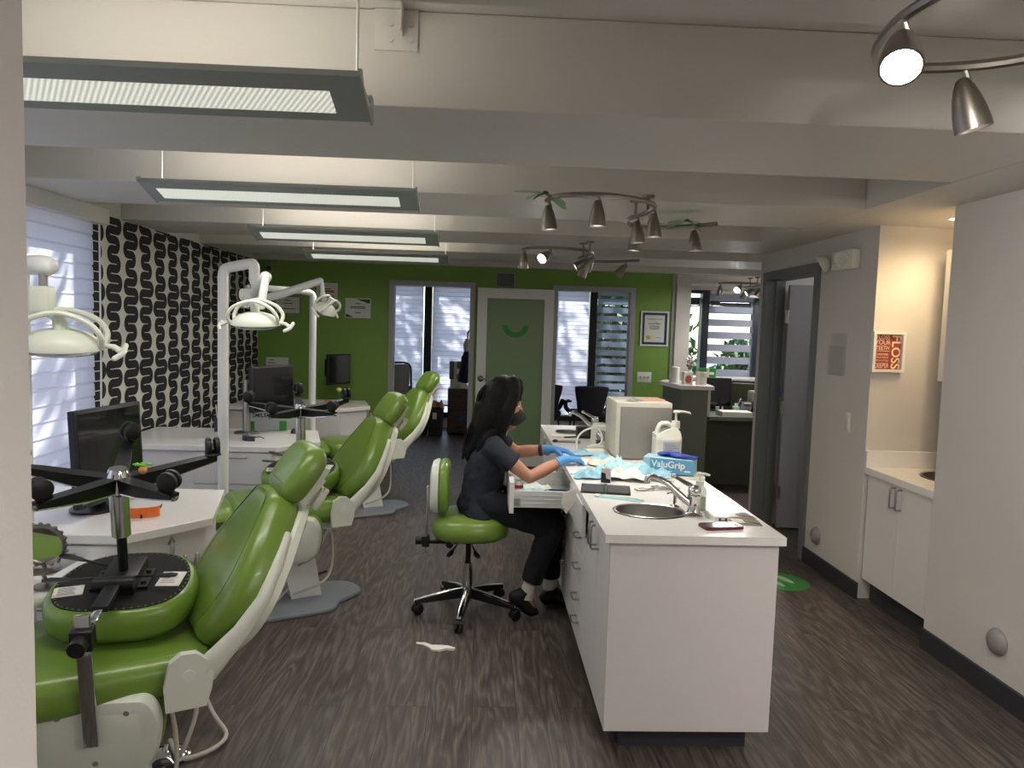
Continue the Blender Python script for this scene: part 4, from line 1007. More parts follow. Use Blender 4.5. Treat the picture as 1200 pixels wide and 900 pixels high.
# ---------------------------------------------------------------- dental chairs
m_shell = mat('chair_shell_white', (216, 220, 206), .35, noise=.01)
m_plate = mat('grey_base_plate', (122, 128, 134), .45, noise=.03)
m_hose = mat('beige_hose', (196, 190, 176), .5)
def leaf(pts, k=5):
    # half outline (u along x, half width) -> closed smooth outline
    full = [(x, y) for x, y in pts] + [(x, -y) for x, y in reversed(pts)]
    return [(p.x, p.y) for p in spline([(x, y, 0) for x, y in full], k, True)]
def frame2(px, pz, th, flip=1):
    # plane leaning back by th: local x = up along the lean, local z = towards the sitter
    s, c = math.sin(R(th)), math.cos(R(th))
    return M(((s, 0, -c, px), (0, 1, 0, 0), (c, 0, s, pz), (0, 0, 0, 1))) @ M.Diagonal((1, -1, 1, 1)) @ M.Diagonal((1, -1, 1, 1))
def dental_chair(lab, loc, rz):
    t = thing('dental_chair', lab, 'dental chair', loc, (0, 0, R(rz)), 'green dental chairs along the window wall')
    b = MB(); pl = spline([(x, y, 0) for x, y in [(-.78, -.30), (-.4, -.33), (0, -.335), (.1, -.31), (.15, -.23), (.25, -.17), (.31, -.1), (.3, .0), (.25, .07), (.14, .11), (.08, .2), (-.1, .24), (-.5, .24), (-.78, .2)]], 4, True)
    b.pad([(p.x, p.y) for p in pl], [(.006, 0), (0, .004), (0, .016), (.005, .022)]); b.build('base_plate', m_plate, t)
    b = MB(); vs = []
    for z, x0, x1, yy in ((.02, -.085, .08, .115), (.40, -.17, .02, .10)):
        vs += [(x0, -yy, z), (x1, -yy, z), (x1, yy, z), (x0, yy, z)]
    b.poly(vs, [(3, 2, 1, 0), (4, 5, 6, 7)] + [(i, (i + 1) % 4, 4 + (i + 1) % 4, 4 + i) for i in range(4)])
    b.box(-.2, .05, -.125, .125, .33, .40, b=.01)
    b.build('column', m_wmet, t, smooth=0)
    b = MB(); b.pad(rrect(-.36, .17, -.2, .2, .05), [(.03, .395), (0, .42), (0, .455), (.01, .462)]); b.build('seat_support', m_shell, t)
    b = MB(); b.pad(rrect(-.40, .235, -.255, .255, .09, 6), round_prof(.125, .05, 6, .46)); b.build('seat_cushion', m_vinyl, t)
    # leg rest: sweep of flattened section, swelling then curving down at the foot
    b = MB(); b.tube([(-.395, 0, .523), (-.42, 0, .524), (-.5, 0, .528), (-.65, 0, .53), (-.8, 0, .522), (-.92, 0, .505), (-1.0, 0, .485), (-1.03, 0, .475)],
                     [(.05, .2), (.06, .235), (.062, .245), (.062, .24), (.06, .225), (.056, .205), (.046, .17), (.02, .1)], 20)
    b.build('leg_rest', m_vinyl, t, smooth=60)
    b = MB(); b.pad(rrect(-.9, -.36, -.15, .15, .05), [(.01, .43), (0, .44), (.0, .462)]); b.build('leg_rest_support', m_shell, t)
    T = frame2(.245, .545, 31)
    half = [(0, .13), (.03, .2), (.12, .262), (.22, .268), (.33, .22), (.42, .155), (.475, .11), (.49, .05)]
    ol = leaf(half, 4)
    b = MB(); b.T = T; b.pad(ol, [(p[0], p[1] - .02) for p in round_prof(.125, .055, 6)]); bk = b.build('backrest_cushion', m_vinyl, t)
    sm = [(p[0] * .9 + .03, p[1] * .72) for p in half]
    b = MB(); b.T = T
    q = leaf(sm, 4); b.tube([(x, y, .1045) for x, y in q], .0022, 6, closed=True); b.build('seam', m_vseam, bk)
    b = MB(); b.T = T; b.pad(ol, [(.02, -.045), (.004, -.036), (.004, -.014), (.012, -.004)]); b.build('back_shell', m_shell, t)
    for s in (-1, 1):
        b = MB()
        pr = [(.085, .452), (.19, .452), (.205, .50), (.21, .545), (.195, .585), (.165, .61), (.125, .612), (.095, .59), (.08, .52)]
        o_ = []
        y0 = s * .268
        for yy in (y0, y0 + s * .026):
            o_ += [(x, yy, z) for x, z in pr]
        n = len(pr); b.poly(o_, [tuple(range(n)), tuple(range(n, 2 * n))] + [(i, (i + 1) % n, n + (i + 1) % n, n + i) for i in range(n)])
        d = V((.5, 0, .866))
        pts = []
        for u, yy, hw in ((0, .281, .04), (.06, .283, .034), (.14, .283, .026), (.24, .272, .022), (.33, .235, .018), (.42, .17, .013)):
            p = V((.185, 0, .545)) + d * u + V((.866, 0, -.5)) * (.0 + .05 * min(1, u * 5)); pts.append((V((p.x, s * yy, p.z)), (hw, .013)))
        b.tube([p for p, _ in pts], [q for _, q in pts], 12, up=(.866, 0, -.5), dome=True)
        arm = b.build('side_arm', m_shell, t)
        b = MB(); b.cyl((.145, s * .292, .548), (.145, s * .297, .548), .017, n=20); b.build('hinge_cap', m_wpl, arm)
    T = frame2(.478, .955, 36)
    b = MB(); b.T = T; b.pad(leaf([(0, .07), (.015, .12), (.08, .138), (.15, .13), (.19, .1), (.2, .04)], 4), [(p[0], p[1] - .01) for p in round_prof(.085, .04, 6)]); b.build('headrest_cushion', m_vinyl, t)
    b = MB(); b.T = T; b.box(.012, .16, -.06, .06, -.045, -.008, b=.01); b.box(-.07, .12, -.032, .032, -.062, -.044, b=.006); b.build('headrest_bracket', m_shell, t)
    b = MB(); b.T = T; b.cyl((.06, -.02, -.085), (.06, -.02, -.06), .036, .04, n=20); b.box(.02, .1, -.055, -.03, -.085, -.065, b=.005); b.build('headrest_knob', m_wpl, t)
    b = MB(); b.tube(spline([(-.05, -.1, .2), (.02, -.19, .28), (.1, -.2, .42), (.12, -.17, .2), (.05, -.2, .12), (-.08, -.14, .06)], 5), .007, 8); b.build('cable', m_hose, t)
    b = MB(); b.tube(spline([(-.1, -.1, .08), (-.2, -.16, .03), (-.32, -.2, .025), (-.45, -.16, .03)], 5), .007, 8); b.build('cable', m_hose, t)
    b = MB(); b.ell((.1, .13, .06), .035, .03, .022, 12, 8); b.cyl((.12, .1, .07), (.16, .07, .09), .006, n=8); b.build('foot_switch', m_black, t)
    return t
PSI = 27
dc = dental_chair('green dental chair nearest, its seat carrying the stool with the nearest upturned base', (-1.058, 2.218, 0), PSI)
dup(dc, 'green dental chair in the middle of the row, an upturned stool on its seat', (-.985, 4.12, 0))
dup(dc, 'green dental chair farthest back with nothing on its seat', (-.918, 6.17, 0))

# ---------------------------------------------------------------- stools
def stool(lab, loc, rot, bx=-.185, bz0=.57, base_rot=0):
    t = thing('operator_stool', lab, 'stool', loc, rot, 'green stools with five-star chrome bases')
    for k in range(5):
        a = R(-97 + 72 * k + base_rot); ca, sa = math.cos(a), math.sin(a)
        Z = M(((ca, -sa, 0, 0), (sa, ca, 0, 0), (0, 0, 1, 0), (0, 0, 0, 1)))
        b = MB(); b.T = Z
        vs = []
        for x, w_, zt, zb in ((.022, .02, .135, .085), (.12, .021, .122, .078), (.22, .018, .1, .068), (.285, .015, .086, .064)):
            vs += [(x, -w_, zb), (x, w_, zb), (x, w_ * .8, zt - .006), (x, -w_ * .8, zt - .006)]
        b.poly(vs, [(3, 2, 1, 0), (12, 13, 14, 15)] + [(4 * j + i, 4 * j + (i + 1) % 4, 4 * j + 4 + (i + 1) % 4, 4 * j + 4 + i) for j in range(3) for i in range(4)])
        arm = b.build('base_arm', m_bmetal, t, smooth=0)
        b = MB(); b.T = Z
        b.tube([(.02, 0, .131), (.12, 0, .118), (.22, 0, .096), (.283, 0, .081), (.288, 0, .072)], [(.006, .017), (.006, .017), (.006, .0145), (.006, .012), (.004, .01)], 10, up=(0, 0, 1)); b.build('chrome_cap', m_chrome, arm)
        b = MB(); b.T = Z @ TR((.275, 0, 0)) @ RZ(40 * k)
        b.cyl((0, 0, .045), (0, 0, .068), .006, n=8)
        for s in (-1, 1):
            b.T = Z @ TR((.275, 0, 0)) @ RZ(50 * k) @ TR((.008, s * .012, .029)) @ RX(90)
            b.lathe([(.001, -.009), (.022, -.009), (.029, -.005), (.029, .005), (.022, .009), (.001, .009)], 18)
        b.T = Z @ TR((.275, 0, 0)) @ RZ(50 * k); b.tube([(-.006, 0, .05), (.012, 0, .062), (.032, 0, .052)], [(.004, .024)] * 3, 8, up=(0, 0, 1))
        b.build('caster', m_black, t)
    b = MB(); b.lathe([(.024, .06), (.026, .064), (.034, .085), (.034, .135), (.028, .142), (.027, .275), (.021, .28)], 24); b.build('column_sleeve', m_chrome, t)
    b = MB(); b.cyl((0, 0, .27), (0, 0, .40), .0145, n=16); b.build('gas_rod', m_bmetal, t)
    b = MB(); b.box(-.09, .09, -.05, .05, .39, .432, b=.004); b.box(-.06, .06, -.08, -.05, .42, .433); b.box(-.06, .06, .05, .08, .42, .433); b.box(-.24, -.06, -.022, .022, .378, .398, b=.004); b.cyl((-.1, -.055, .385), (-.1, .055, .385), .02, n=14)
    for x in (-.035, .035):
        for y in (-.063, .063): b.cyl((x, y, .412), (x, y, .421), .008, n=8)
    b.build('mechanism', m_black, t)
    for (p, e) in (((.02, -.05, .385), (.055, -.19, .36)), ((-.06, -.05, .385), (-.1, -.19, .365)), ((-.06, .05, .385), (-.09, .17, .37))):
        b = MB(); p, e = V(p), V(e); d = e - p
        b.tube([p, p + d * .45, p + d * .6, p + d * .85, e], [.004, .004, (.004, .012), (.005, .017), (.003, .01)], 8, up=(0, 0, 1), dome=False); b.build('lever', m_black, t)
    # saddle seat
    so_ = [(.215, .0), (.205, .085), (.15, .165), (.05, .205), (-.06, .205), (-.145, .165), (-.185, .09), (-.19, 0)]
    ol = [(p.x, p.y) for p in spline([(x, y, 0) for x, y in so_ + [(x, -y) for x, y in reversed(so_[1:-1])]], 4, True)]
    b = MB(); b.pad(ol, [(.03, .432), (.01, .437), (.0, .452), (-.004, .478), (.002, .512), (.022, .538), (.06, .553), (.11, .56)]); sc_ = b.build('seat_cushion', m_vinyl, t, smooth=70)
    b = MB(); b.pad(ol, [(.022, .4305), (.022, .4335)]); b.build('dust_cover', m_fab, sc_, smooth=0)
    b = MB(); n = len(ol)
    for i in range(0, n, 1):
        b.ell((ol[i][0] * .87, ol[i][1] * .87, .431), .0035, .0035, .003, 6, 4)
    b.build('tack_trim', m_vseam, sc_)
    for x, y, r_, w_, h_ in ((.0, .135, 95, .035, .045), (-.05, -.14, 80, .04, .03)):
        b = MB(); b.T = TR((x, y, .4295)) @ RZ(r_); b.box(-w_, w_, -h_, h_, -.0008, .0008); lb = b.build('paper_label', m_paper, t, smooth=0)
        b = MB(); b.T = TR((x, y, .4282)) @ RZ(r_)
        for i in range(6): b.box(-w_ * .7, w_ * (.3 + .1 * (i % 3)), -h_ * .7 + i * h_ * .25, -h_ * .7 + i * h_ * .25 + .0025, -.0004, .0004)
        b.build('label_print', m_greyp, lb, smooth=0)
    # back
    b = MB(); b.box(bx - .066, bx - .054, -.019, .019, .325, bz0 + .12, b=.003); b.box(bx - .06, -.2, -.012, .012, .383, .393, b=.002); b.build('back_bar', m_chrome, t)
    b = MB(); b.box(bx - .085, bx - .045, -.028, .028, .36, .42, b=.006); b.cyl((bx - .12, 0, .39), (bx - .08, 0, .39), .022, n=14); b.build('bar_clamp', m_black, t)
    hb = [(0, .085), (.012, .14), (.07, .168), (.15, .165), (.22, .14), (.255, .085), (.262, .03)]
    T = frame2(bx, bz0, 4)
    T = TR((bx, 0, bz0)) @ M(((0, 0, 1, 0), (0, 1, 0, 0), (1, 0, 0, 0), (0, 0, 0, 1)))
    b = MB(); b.T = T; b.pad(leaf(hb, 4), [(p[0], p[1]) for p in round_prof(.058, .027, 5)]); bc = b.build('back_cushion', m_vinyl, t)
    b = MB(); b.T = T; b.pad(leaf(hb, 4), [(.04, -.042), (.012, -.034), (.002, -.012), (.004, .003)]); sh = b.build('back_shell', m_shell, t)
    for x, y in ((.04, -.085), (.04, .085), (.19, 0)):
        b = MB(); b.T = T; b.lathe([(.008, -.043), (.008, -.02)], 12, (x, y, 0)); b.build('screw', m_greyp, sh)
    return t
stool('upright green stool with white-backed backrest under the seated person', (-.045, 3.9, 0), (0, 0, 0), -.165, .57)
stool('upturned green stool on the nearest dental chair, base and casters in the air', (-1.075, 2.20, 1.155), (R(180), R(-9), R(101)), -.315, .60, 17)
stool('upturned green stool on the middle dental chair, base and casters in the air', (-1.0, 4.09, 1.155), (R(180), R(-7), R(92)), -.31, .60, 10)

# ---------------------------------------------------------------- side cabinets
def side_cabinet(lab, y0):
    t = thing('side_cabinet', lab, 'cabinet', (-2.4, y0, 0), 0, 'white clipped-corner cabinets by the dental chairs')
    P = [(.05, 0), (1.115, 0), (1.335, .275), (1.21, .77), (.05, .77)]
    b = MB(); b.prism(P, .715, .75, .003); b.build('top', m_top, t, smooth=0)
    I = [(.06, .03), (1.1, .03), (1.30, .285), (1.18, .74), (.06, .74)]
    b = MB(); b.prism(I, .08, .714); b.build('body', m_white, t, smooth=0)
    b = MB(); b.prism([(.08, .08), (1.08, .08), (1.26, .3), (1.15, .7), (.08, .7)], 0, .08); b.build('toe_kick', m_base, t, smooth=0)
    for z0, z1 in ((.10, .30), (.305, .50), (.505, .705)):
        d = MB().box(.6, 1.085, .012, .03, z0, z1, b=.001).build('drawer', m_white, t, smooth=0)
        MB().tube([(.75, .012, z1 - .03), (.75, -.012, z1 - .03), (.93, -.012, z1 - .03), (.93, .012, z1 - .03)], .004, 8).build('handle', m_steel, d)
    return t
sc0 = side_cabinet('white clipped-corner side cabinet nearest, carrying the big monitor', 2.68)
dup(sc0, 'white clipped-corner side cabinet carrying the steel post and desk monitor', (-2.4, 4.65, 0))
dup(sc0, 'white clipped-corner side cabinet against the green wall carrying orange glasses', (-2.4, 6.83, 0))
def handpieces(lab, loc, rz):
    t = thing('handpiece_holder', lab, 'holder', loc, (0, 0, R(rz)), 'steel handpiece holders on the side cabinets')
    b = MB(); b.box(-.1, .1, -.03, 0, -.012, .012, b=.004); b.box(-.03, .03, 0, .03, -.03, .03, b=.004); b.build('bracket', m_steel, t)
    for i, x in enumerate((-.075, -.025, .025, .075)):
        b = MB(); h = .07 if i != 0 else .13
        b.tube([(x, -.04, -.035), (x, -.035, .0), (x, -.032, h * .5), (x + .005, -.03, h)], [.009, .012, .011, .008], 10, dome=True)
        if i == 0: b.tube([(x - .008, -.03, h), (x, -.034, h + .03), (x + .012, -.03, h + .005)], .005, 8)
        p = b.build('handpiece', m_steel, t)
        b = MB(); b.tube(spline([(x, -.04, -.035), (x + .01, -.05, -.14), (x + .04, -.06, -.25), (x + .015, -.03, -.16 - .02 * i)], 6), .006, 8); b.build('hose', m_hose, p)
    return t
handpieces('steel handpieces hanging on the nearest side cabinet behind the green backrest', (-1.135, 2.86, .56), 50)
handpieces('steel handpieces hanging on the cabinet with the desk monitor', (-1.12, 4.83, .58), 50)
handpieces('steel handpieces hanging on the cabinet by the green wall', (-1.085, 7.2, .60), 65)

def monitor(lab, loc, rz, w_, h_, zc, stand=True, tilt=0):
    t = thing('monitor', lab, 'monitor', loc, (0, 0, R(rz)), 'black monitors along the window wall')
    T = TR((0, 0, zc)) @ RX(tilt)
    b = MB(); b.T = T; b.box(-w_ / 2, w_ / 2, -.018, .012, -h_ / 2, h_ / 2, b=.004); b.box(-w_ * .3, w_ * .3, .012, .04, -h_ * .3, h_ * .3, b=.01); c = b.build('housing', m_black, t)
    b = MB(); b.T = T; b.box(-w_ / 2 + .014, w_ / 2 - .014, -.0192, -.018, -h_ / 2 + .018, h_ / 2 - .014); b.build('screen', m_screen, c, smooth=0)
    if stand:
        b = MB(); b.box(-.03, .03, .03, .07, .01, zc, b=.006); b.build('neck', m_black, t)
        b = MB(); b.lathe([(.1, 0), (.11, .004), (.11, .01), (.07, .018), (.001, .02)], 28, (0, .04, 0), 1.15, .9); b.build('foot', m_black, t)
    return t
monitor('large black monitor on the nearest side cabinet in front of the window shade', (-1.53, 3.06, .75), 82, .42, .385, .235, True, -3)
t = monitor('black monitor on a steel post on the middle side cabinet', (-1.44, 5.1, .75), 66, .43, .31, .335, False, -2)
b = MB(); b.tube([(.0, .04, .36), (-.02, .12, .37), (.0, .2, .37)], .016, 10); b.build('post_arm', m_steel, t)
b = MB(); b.lathe([(.085, 0), (.085, .008), (.07, .014), (.026, .018), (.026, .2), (.03, .202), (.03, .24), (.026, .242), (.026, .38), (.001, .382)], 24, (.01, .225, 0)); b.build('post', m_steel, t)
t = monitor('wall-mounted black monitor on a folding arm on the green wall', (-1.5, 7.75, 0), 62, .36, .315, 1.06, False)
b = MB(); b.box(-.03, .03, .33, .36, 1.0, 1.14)
b.T = M.Rotation(R(-62), 4, 'Z'); b = MB()
Ti = (TR((-1.5, 7.75, 0)) @ RZ(62)).inverted(); b.T = Ti
b.box(-1.72, -1.64, 8.12, 8.148, .96, 1.14, b=.003); b.tube([(-1.68, 8.12, 1.06), (-1.6, 7.98, 1.05), (-1.62, 7.9, 1.05)], .014, 8); b.tube([(-1.62, 7.9, 1.07), (-1.62, 7.9, .98)], .016, 10); b.tube([(-1.62, 7.9, 1.0), (-1.56, 7.81, 1.04), (-1.525, 7.77, 1.06)], .012, 8)
b.build('wall_arm', m_bmetal, t)
# objects on the side cabinets
m_org = mat('orange_lens', (230, 108, 24), .2, noise=.03)
m_amb = mat('amber_frame', (196, 124, 30), .3)
def goggles(lab, loc, rz, m1, s=1., amber=False):
    t = thing('safety_glasses', lab, 'glasses', loc, (0, 0, R(rz)), None)
    b = MB()
    pts = [(.065 * s * math.cos(a), -.03 * s * math.sin(a) - .0) for a in [PI * i / 16 for i in range(17)]]
    vs = [(x, y, z) for z in (.004 * s, .045 * s) for x, y in pts] + [(x * .95, y * .93, z) for z in (.004 * s, .045 * s) for x, y in pts]
    n = 17; fs = []
    for i in range(n - 1): fs += [(i, i + 1, n + i + 1, n + i), (2 * n + i + 1, 2 * n + i, 3 * n + i, 3 * n + i + 1), (i + 1, i, 2 * n + i, 2 * n + i + 1), (n + i, n + i + 1, 3 * n + i + 1, 3 * n + i)]
    b.poly(vs, fs); b.build('lens', m1, t)
    for sx in (-1, 1):
        b = MB(); b.tube([(sx * .065 * s, 0, .036 * s), (sx * .068 * s, .06 * s, .034 * s), (sx * .062 * s, .11 * s, .012 * s)], [.004, .003, .003], 8); b.build('temple', m_amb if amber else m_black, t)
    b = MB(); b.tube([(0, -.032 * s, .004), (0, -.033 * s, .018)], .004, 6); b.build('bridge', m_amb if amber else m_black, t)
goggles('orange safety glasses behind the upturned stool on the nearest cabinet', (-1.335, 2.93, .751), 20, m_org, 1.0)
goggles('amber-orange safety glasses on the cabinet by the green wall', (-1.40, 7.02, .751), -5, m_amb, 1.35, True)
goggles('dark tinted glasses by the foot of the white lamp pole', (-1.52, 4.86, .751), -25, mat('smoke_lens', (40, 38, 52), .15), .8)
t = thing('vanity_mirror', 'small round ornate silver mirror on a stand in front of the nearest cabinet', 'mirror', (-1.335, 2.27, .70), (0, 0, R(8)))
m_mirror = mat('mirror_glass', (235, 238, 232), .03, 1.)
b = MB(); b.T = TR((0, 0, .14)) @ RX(99); b.lathe([(.001, 0), (.056, 0), (.056, .004), (.001, .004)], 36); b.build('glass', m_mirror, t)
b = MB(); b.T = TR((0, 0, .14)) @ RX(99)
b.tube([(.062 * math.cos(2 * PI * i / 40), .062 * math.sin(2 * PI * i / 40), .002) for i in range(40)], .007, 8, closed=True)
for i in range(20): a = 2 * PI * i / 20; b.ell((.069 * math.cos(a), .069 * math.sin(a), .002), .007, .006, .006, 8, 6)
b.build('ornate_frame', m_nickel, t)
b = MB(); b.tube([(0, .0, .085), (.005, .005, .06), (-.004, .012, .04), (.01, .02, .0)], .006, 8); b.lathe([(.05, .058), (.052, .062), (.02, .066), (.001, .067)], 24, (0, 0, 0)); b.lathe([(.045, 0), (.045, .006), (.012, .014), (.001, .014)], 24, (.01, .02, 0)); b.build('stand', m_nickel, t)
# tray arm that carries the mirror
t = thing('bracket_table', 'small white bracket tray in front of the nearest side cabinet', 'tray', (-1.34, 2.28, .67)); b = MB(); b.pad(rrect(-.15, .055, -.09, .11, .03), [(.004, 0), (0, .006), (0, .024), (.004, .03)]); b.build('tray_top', m_wpl, t)
b = MB(); b.box(-.08, -.02, .1, .43, -.012, .004, b=.003); b.build('support_arm', m_wmet, t)
# carrot toy on the stool column
t = thing('carrot_toy', 'tiny orange toy with green top clipped on the nearest upturned stool base', 'toy', (-.985, 2.17, 1.10))
b = MB(); b.ell((0, 0, 0), .012, .012, .012, 12, 8); b.build('body', mat('toy_orange', (236, 168, 96), .5), t)
b = MB()
for i in range(6): b.tube([(0, 0, .01), (.016 * math.cos(i), .016 * math.sin(i), .018), (.028 * math.cos(i * 1.05), .02 * math.sin(i * 1.1), .016)], [.002, .004, .002], 6)
b.build('leaves', mat('toy_green', (120, 190, 60), .6), t)
t = thing('flower_pen', 'green stem pen with a pale yellow ball on the cabinet by the lamp pole', 'pen', (-1.335, 6.95, .75)); b = MB(); b.tube([(0, 0, 0), (0, .0, .15)], .004, 8); b.build('stem', mat('stem_green', (110, 150, 80), .5), t); b = MB(); b.ell((0, 0, .165), .024, .024, .022, 14, 10); b.build('blossom', mat('pale_yellow', (206, 200, 120), .6), t)
t = thing('display_box', 'grey and green display box lettered in black under the desk monitor', 'box', (-1.545, 5.36, .752), (0, 0, R(16)))
MB().box(-.135, .135, -.03, .03, 0, .135, b=.002).build('panel', mat('pale_grey_card', (176, 180, 182), .6), t, smooth=0)
for x0, x1 in ((-.136, -.085), (.085, .136)): MB().box(x0, x1, -.0312, -.0295, .001, .07).build('green_patch', m_smile, t, smooth=0)
b = MB(); b.text('SMILEHAUS', .04, TR((0, -.0306, .112)) @ RX(90), .0004, bold=.0008); b.build('lettering', m_ink, t, smooth=0)
b = MB(); b.pad(rrect(-.03, .03, -.05, .05, .025), [(.003, 0), (0, .004), (.006, .022), (.02, .033)]); tag(b.build('computer_mouse', m_black, None, (-1.3, 5.26, .75), (0, 0, R(-70))), 'black computer mouse on the middle side cabinet', 'mouse')
t = thing('pen_cup', 'small cup of pens behind the steel post on the middle cabinet', 'cup', (-1.85, 5.26, .75)); b = MB(); b.lathe([(.035, 0), (.038, .1), (.034, .1), (.032, .01)], 20); b.build('cup', m_dgrey, t)
for i in range(4): MB().cyl((-.012 + .008 * i, .006 * (-1) ** i, .02), (-.03 + .02 * i, .012 * (-1) ** i, .19), .004, n=8).build('pen', [m_wpl, m_amb, m_smile, m_steel][i], t)
b = MB(); b.lathe([(.001, 0), (.075, 0), (.078, .01), (.07, .012), (.066, .02), (.04, .03), (.015, .034), (.008, .05), (.001, .052)], 32)
o = b.build('foot_control', m_chrome, None, (-1.07, 2.52, 0)); tag(o, 'round chrome foot control disc on the floor below the nearest green chair', 'foot pedal')
for i, (pts, lab) in enumerate((([(-1.13, 2.8, .35), (-1.06, 2.66, .12), (-.99, 2.55, .25), (-.96, 2.5, .18), (-1.0, 2.46, .05), (-1.07, 2.55, .05)], 'beige hose looping beside the nearest chair base'), ([(-1.14, 2.82, .3), (-1.0, 2.75, .06), (-.9, 2.62, .02), (-1.0, 2.5, .012), (-1.2, 2.55, .012)], 'beige hose trailing on the floor beside the foot control'))):
    b = MB(); b.tube(spline(pts, 7), .008, 8); tag(b.build('hose', m_hose), lab, 'hose')

# ---------------------------------------------------------------- dental lamps
m_refl = mat('lamp_reflector', (205, 212, 214), .12, .6)
def lamp_head(t, loc, rz, tilt):
    T = TR(loc) @ RZ(rz) @ RX(tilt)
    b = MB(); b.T = T
    b.lathe([(.001, .045), (.04, .042), (.075, .03), (.1, .008), (.112, -.012), (.113, -.02), (.108, -.022), (.1, -.012)], 32, sx=1.1, sy=.72)
    h = b.build('lamp_head', m_shell, t)
    b = MB(); b.T = T; b.lathe([(.108, -.02), (.09, -.036), (.05, -.044), (.001, -.047)], 32, sx=1.08, sy=.7); b.build('lens', m_refl, h)
    b = MB(); b.T = T
    for yy in (-.045, .045):
        b.tube(spline([(-.118, yy * .6, -.01), (-.122, yy, .03), (-.085, yy, .075), (0, yy * .8, .1), (.085, yy, .075), (.122, yy, .03), (.118, yy * .6, -.01)], 5), .009, 8)
    b.build('yoke', m_shell, h)
    for s in (-1, 1):
        b = MB(); b.T = T; b.tube([(s * .115, 0, -.008), (s * .15, 0, -.012), (s * .172, -.01, -.025)], [.008, .009, .011], 10); b.tube([(s * .18, .02, -.012), (s * .178, -.02, -.03), (s * .16, -.05, -.04)], .009, 8, dome=True); b.build('grip', m_wpl, h)
    b = MB(); b.T = T; b.tube([(0, 0, .042), (0, .0, .1)], .022, 14); b.build('neck', m_shell, h)
def pole(t, x, y, h, r=.03):
    b = MB(); b.lathe([(.1, 0), (.1, .012), (r + .006, .03), (r, .05), (r, h * .62), (r + .001, h * .62), (r + .001, h * .623), (r, h * .623), (r, h)], 24, (x, y, 0)); b.build('pole', m_wmet, t)
def arm(t, pts, r, name='arm', m=None):
    b = MB(); b.tube(pts, r, 16, dome=True); b.build(name, m or m_wmet, t)
t = thing('dental_lamp', 'dental lamp on a white pole in front of the window shade, nearest', 'dental lamp', (0, 0, 0), 0, 'dental operating lamps on white poles')
pole(t, -1.488, 2.43, 1.69)
arm(t, [(-1.488, 2.43, 1.66), (-1.488, 2.43, 1.685), (-1.47, 2.425, 1.70), (-1.40, 2.4, 1.702), (-1.375, 2.39, 1.698)], .032)
arm(t, [(-1.388, 2.39, 1.69), (-1.388, 2.39, 1.63)], .013, 'drop_tube', m_greyp)
b = MB(); b.box(-1.418, -1.36, 2.36, 2.42, 1.55, 1.635, b=.01); b.build('joint_box', m_shell, t)
arm(t, [(-1.385, 2.39, 1.56), (-1.35, 2.39, 1.54), (-1.335, 2.39, 1.53)], .016, 'swivel', m_shell)
lamp_head(t, (-1.335, 2.39, 1.46), 14, 10)
t = thing('dental_lamp', 'dental lamp on the tall white pole with bent top before the black patterned panel', 'dental lamp', (0, 0, 0), 0, 'dental operating lamps on white poles')
pole(t, -1.492, 4.3, 1.80)
arm(t, spline([(-1.492, 4.3, 1.74), (-1.492, 4.3, 1.80), (-1.475, 4.3, 1.835), (-1.42, 4.3, 1.852), (-1.34, 4.3, 1.868), (-1.318, 4.3, 1.855), (-1.316, 4.3, 1.80), (-1.316, 4.3, 1.775)], 4), .03)
arm(t, [(-1.316, 4.3, 1.79), (-1.316, 4.3, 1.70)], .018, 'drop_tube')
b = MB(); b.cyl((-1.375, 4.27, 1.69), (-1.29, 4.25, 1.69), .035, n=20); b.tube([(-1.345, 4.24, 1.69), (-1.345, 4.26, 1.62)], .016, 10); b.build('joint', m_shell, t)
arm(t, [(-1.3, 4.24, 1.695), (-1.2, 4.0, 1.73), (-1.1, 3.78, 1.765)], [.026, .028, .03], 'spring_arm')
arm(t, [(-1.095, 3.76, 1.75), (-1.1, 3.74, 1.69), (-1.105, 3.73, 1.62)], .02, 'drop_tube')
lamp_head(t, (-1.125, 3.7, 1.545), -4, 8)
t = thing('dental_lamp', 'dental lamp on the far white pole with a long slanting arm before the green wall', 'dental lamp', (0, 0, 0), 0, 'dental operating lamps on white poles')
pole(t, -1.437, 6.3, 1.76)
arm(t, spline([(-1.437, 6.3, 1.7), (-1.437, 6.3, 1.76), (-1.46, 6.28, 1.79), (-1.55, 6.2, 1.80), (-1.8, 5.95, 1.805)], 4), .026)
arm(t, [(-1.84, 5.85, 1.80), (-1.84, 5.85, 1.70)], .02, 'drop_tube')
arm(t, [(-1.86, 5.8, 1.665), (-1.55, 5.8, 1.76), (-1.27, 5.8, 1.865)], [.03, .032, .026], 'spring_arm')
arm(t, [(-1.255, 5.8, 1.85), (-1.25, 5.8, 1.77), (-1.24, 5.8, 1.73)], [.014, .018, .026], 'drop_tube')
lamp_head(t, (-1.225, 5.8, 1.65), 75, 32)
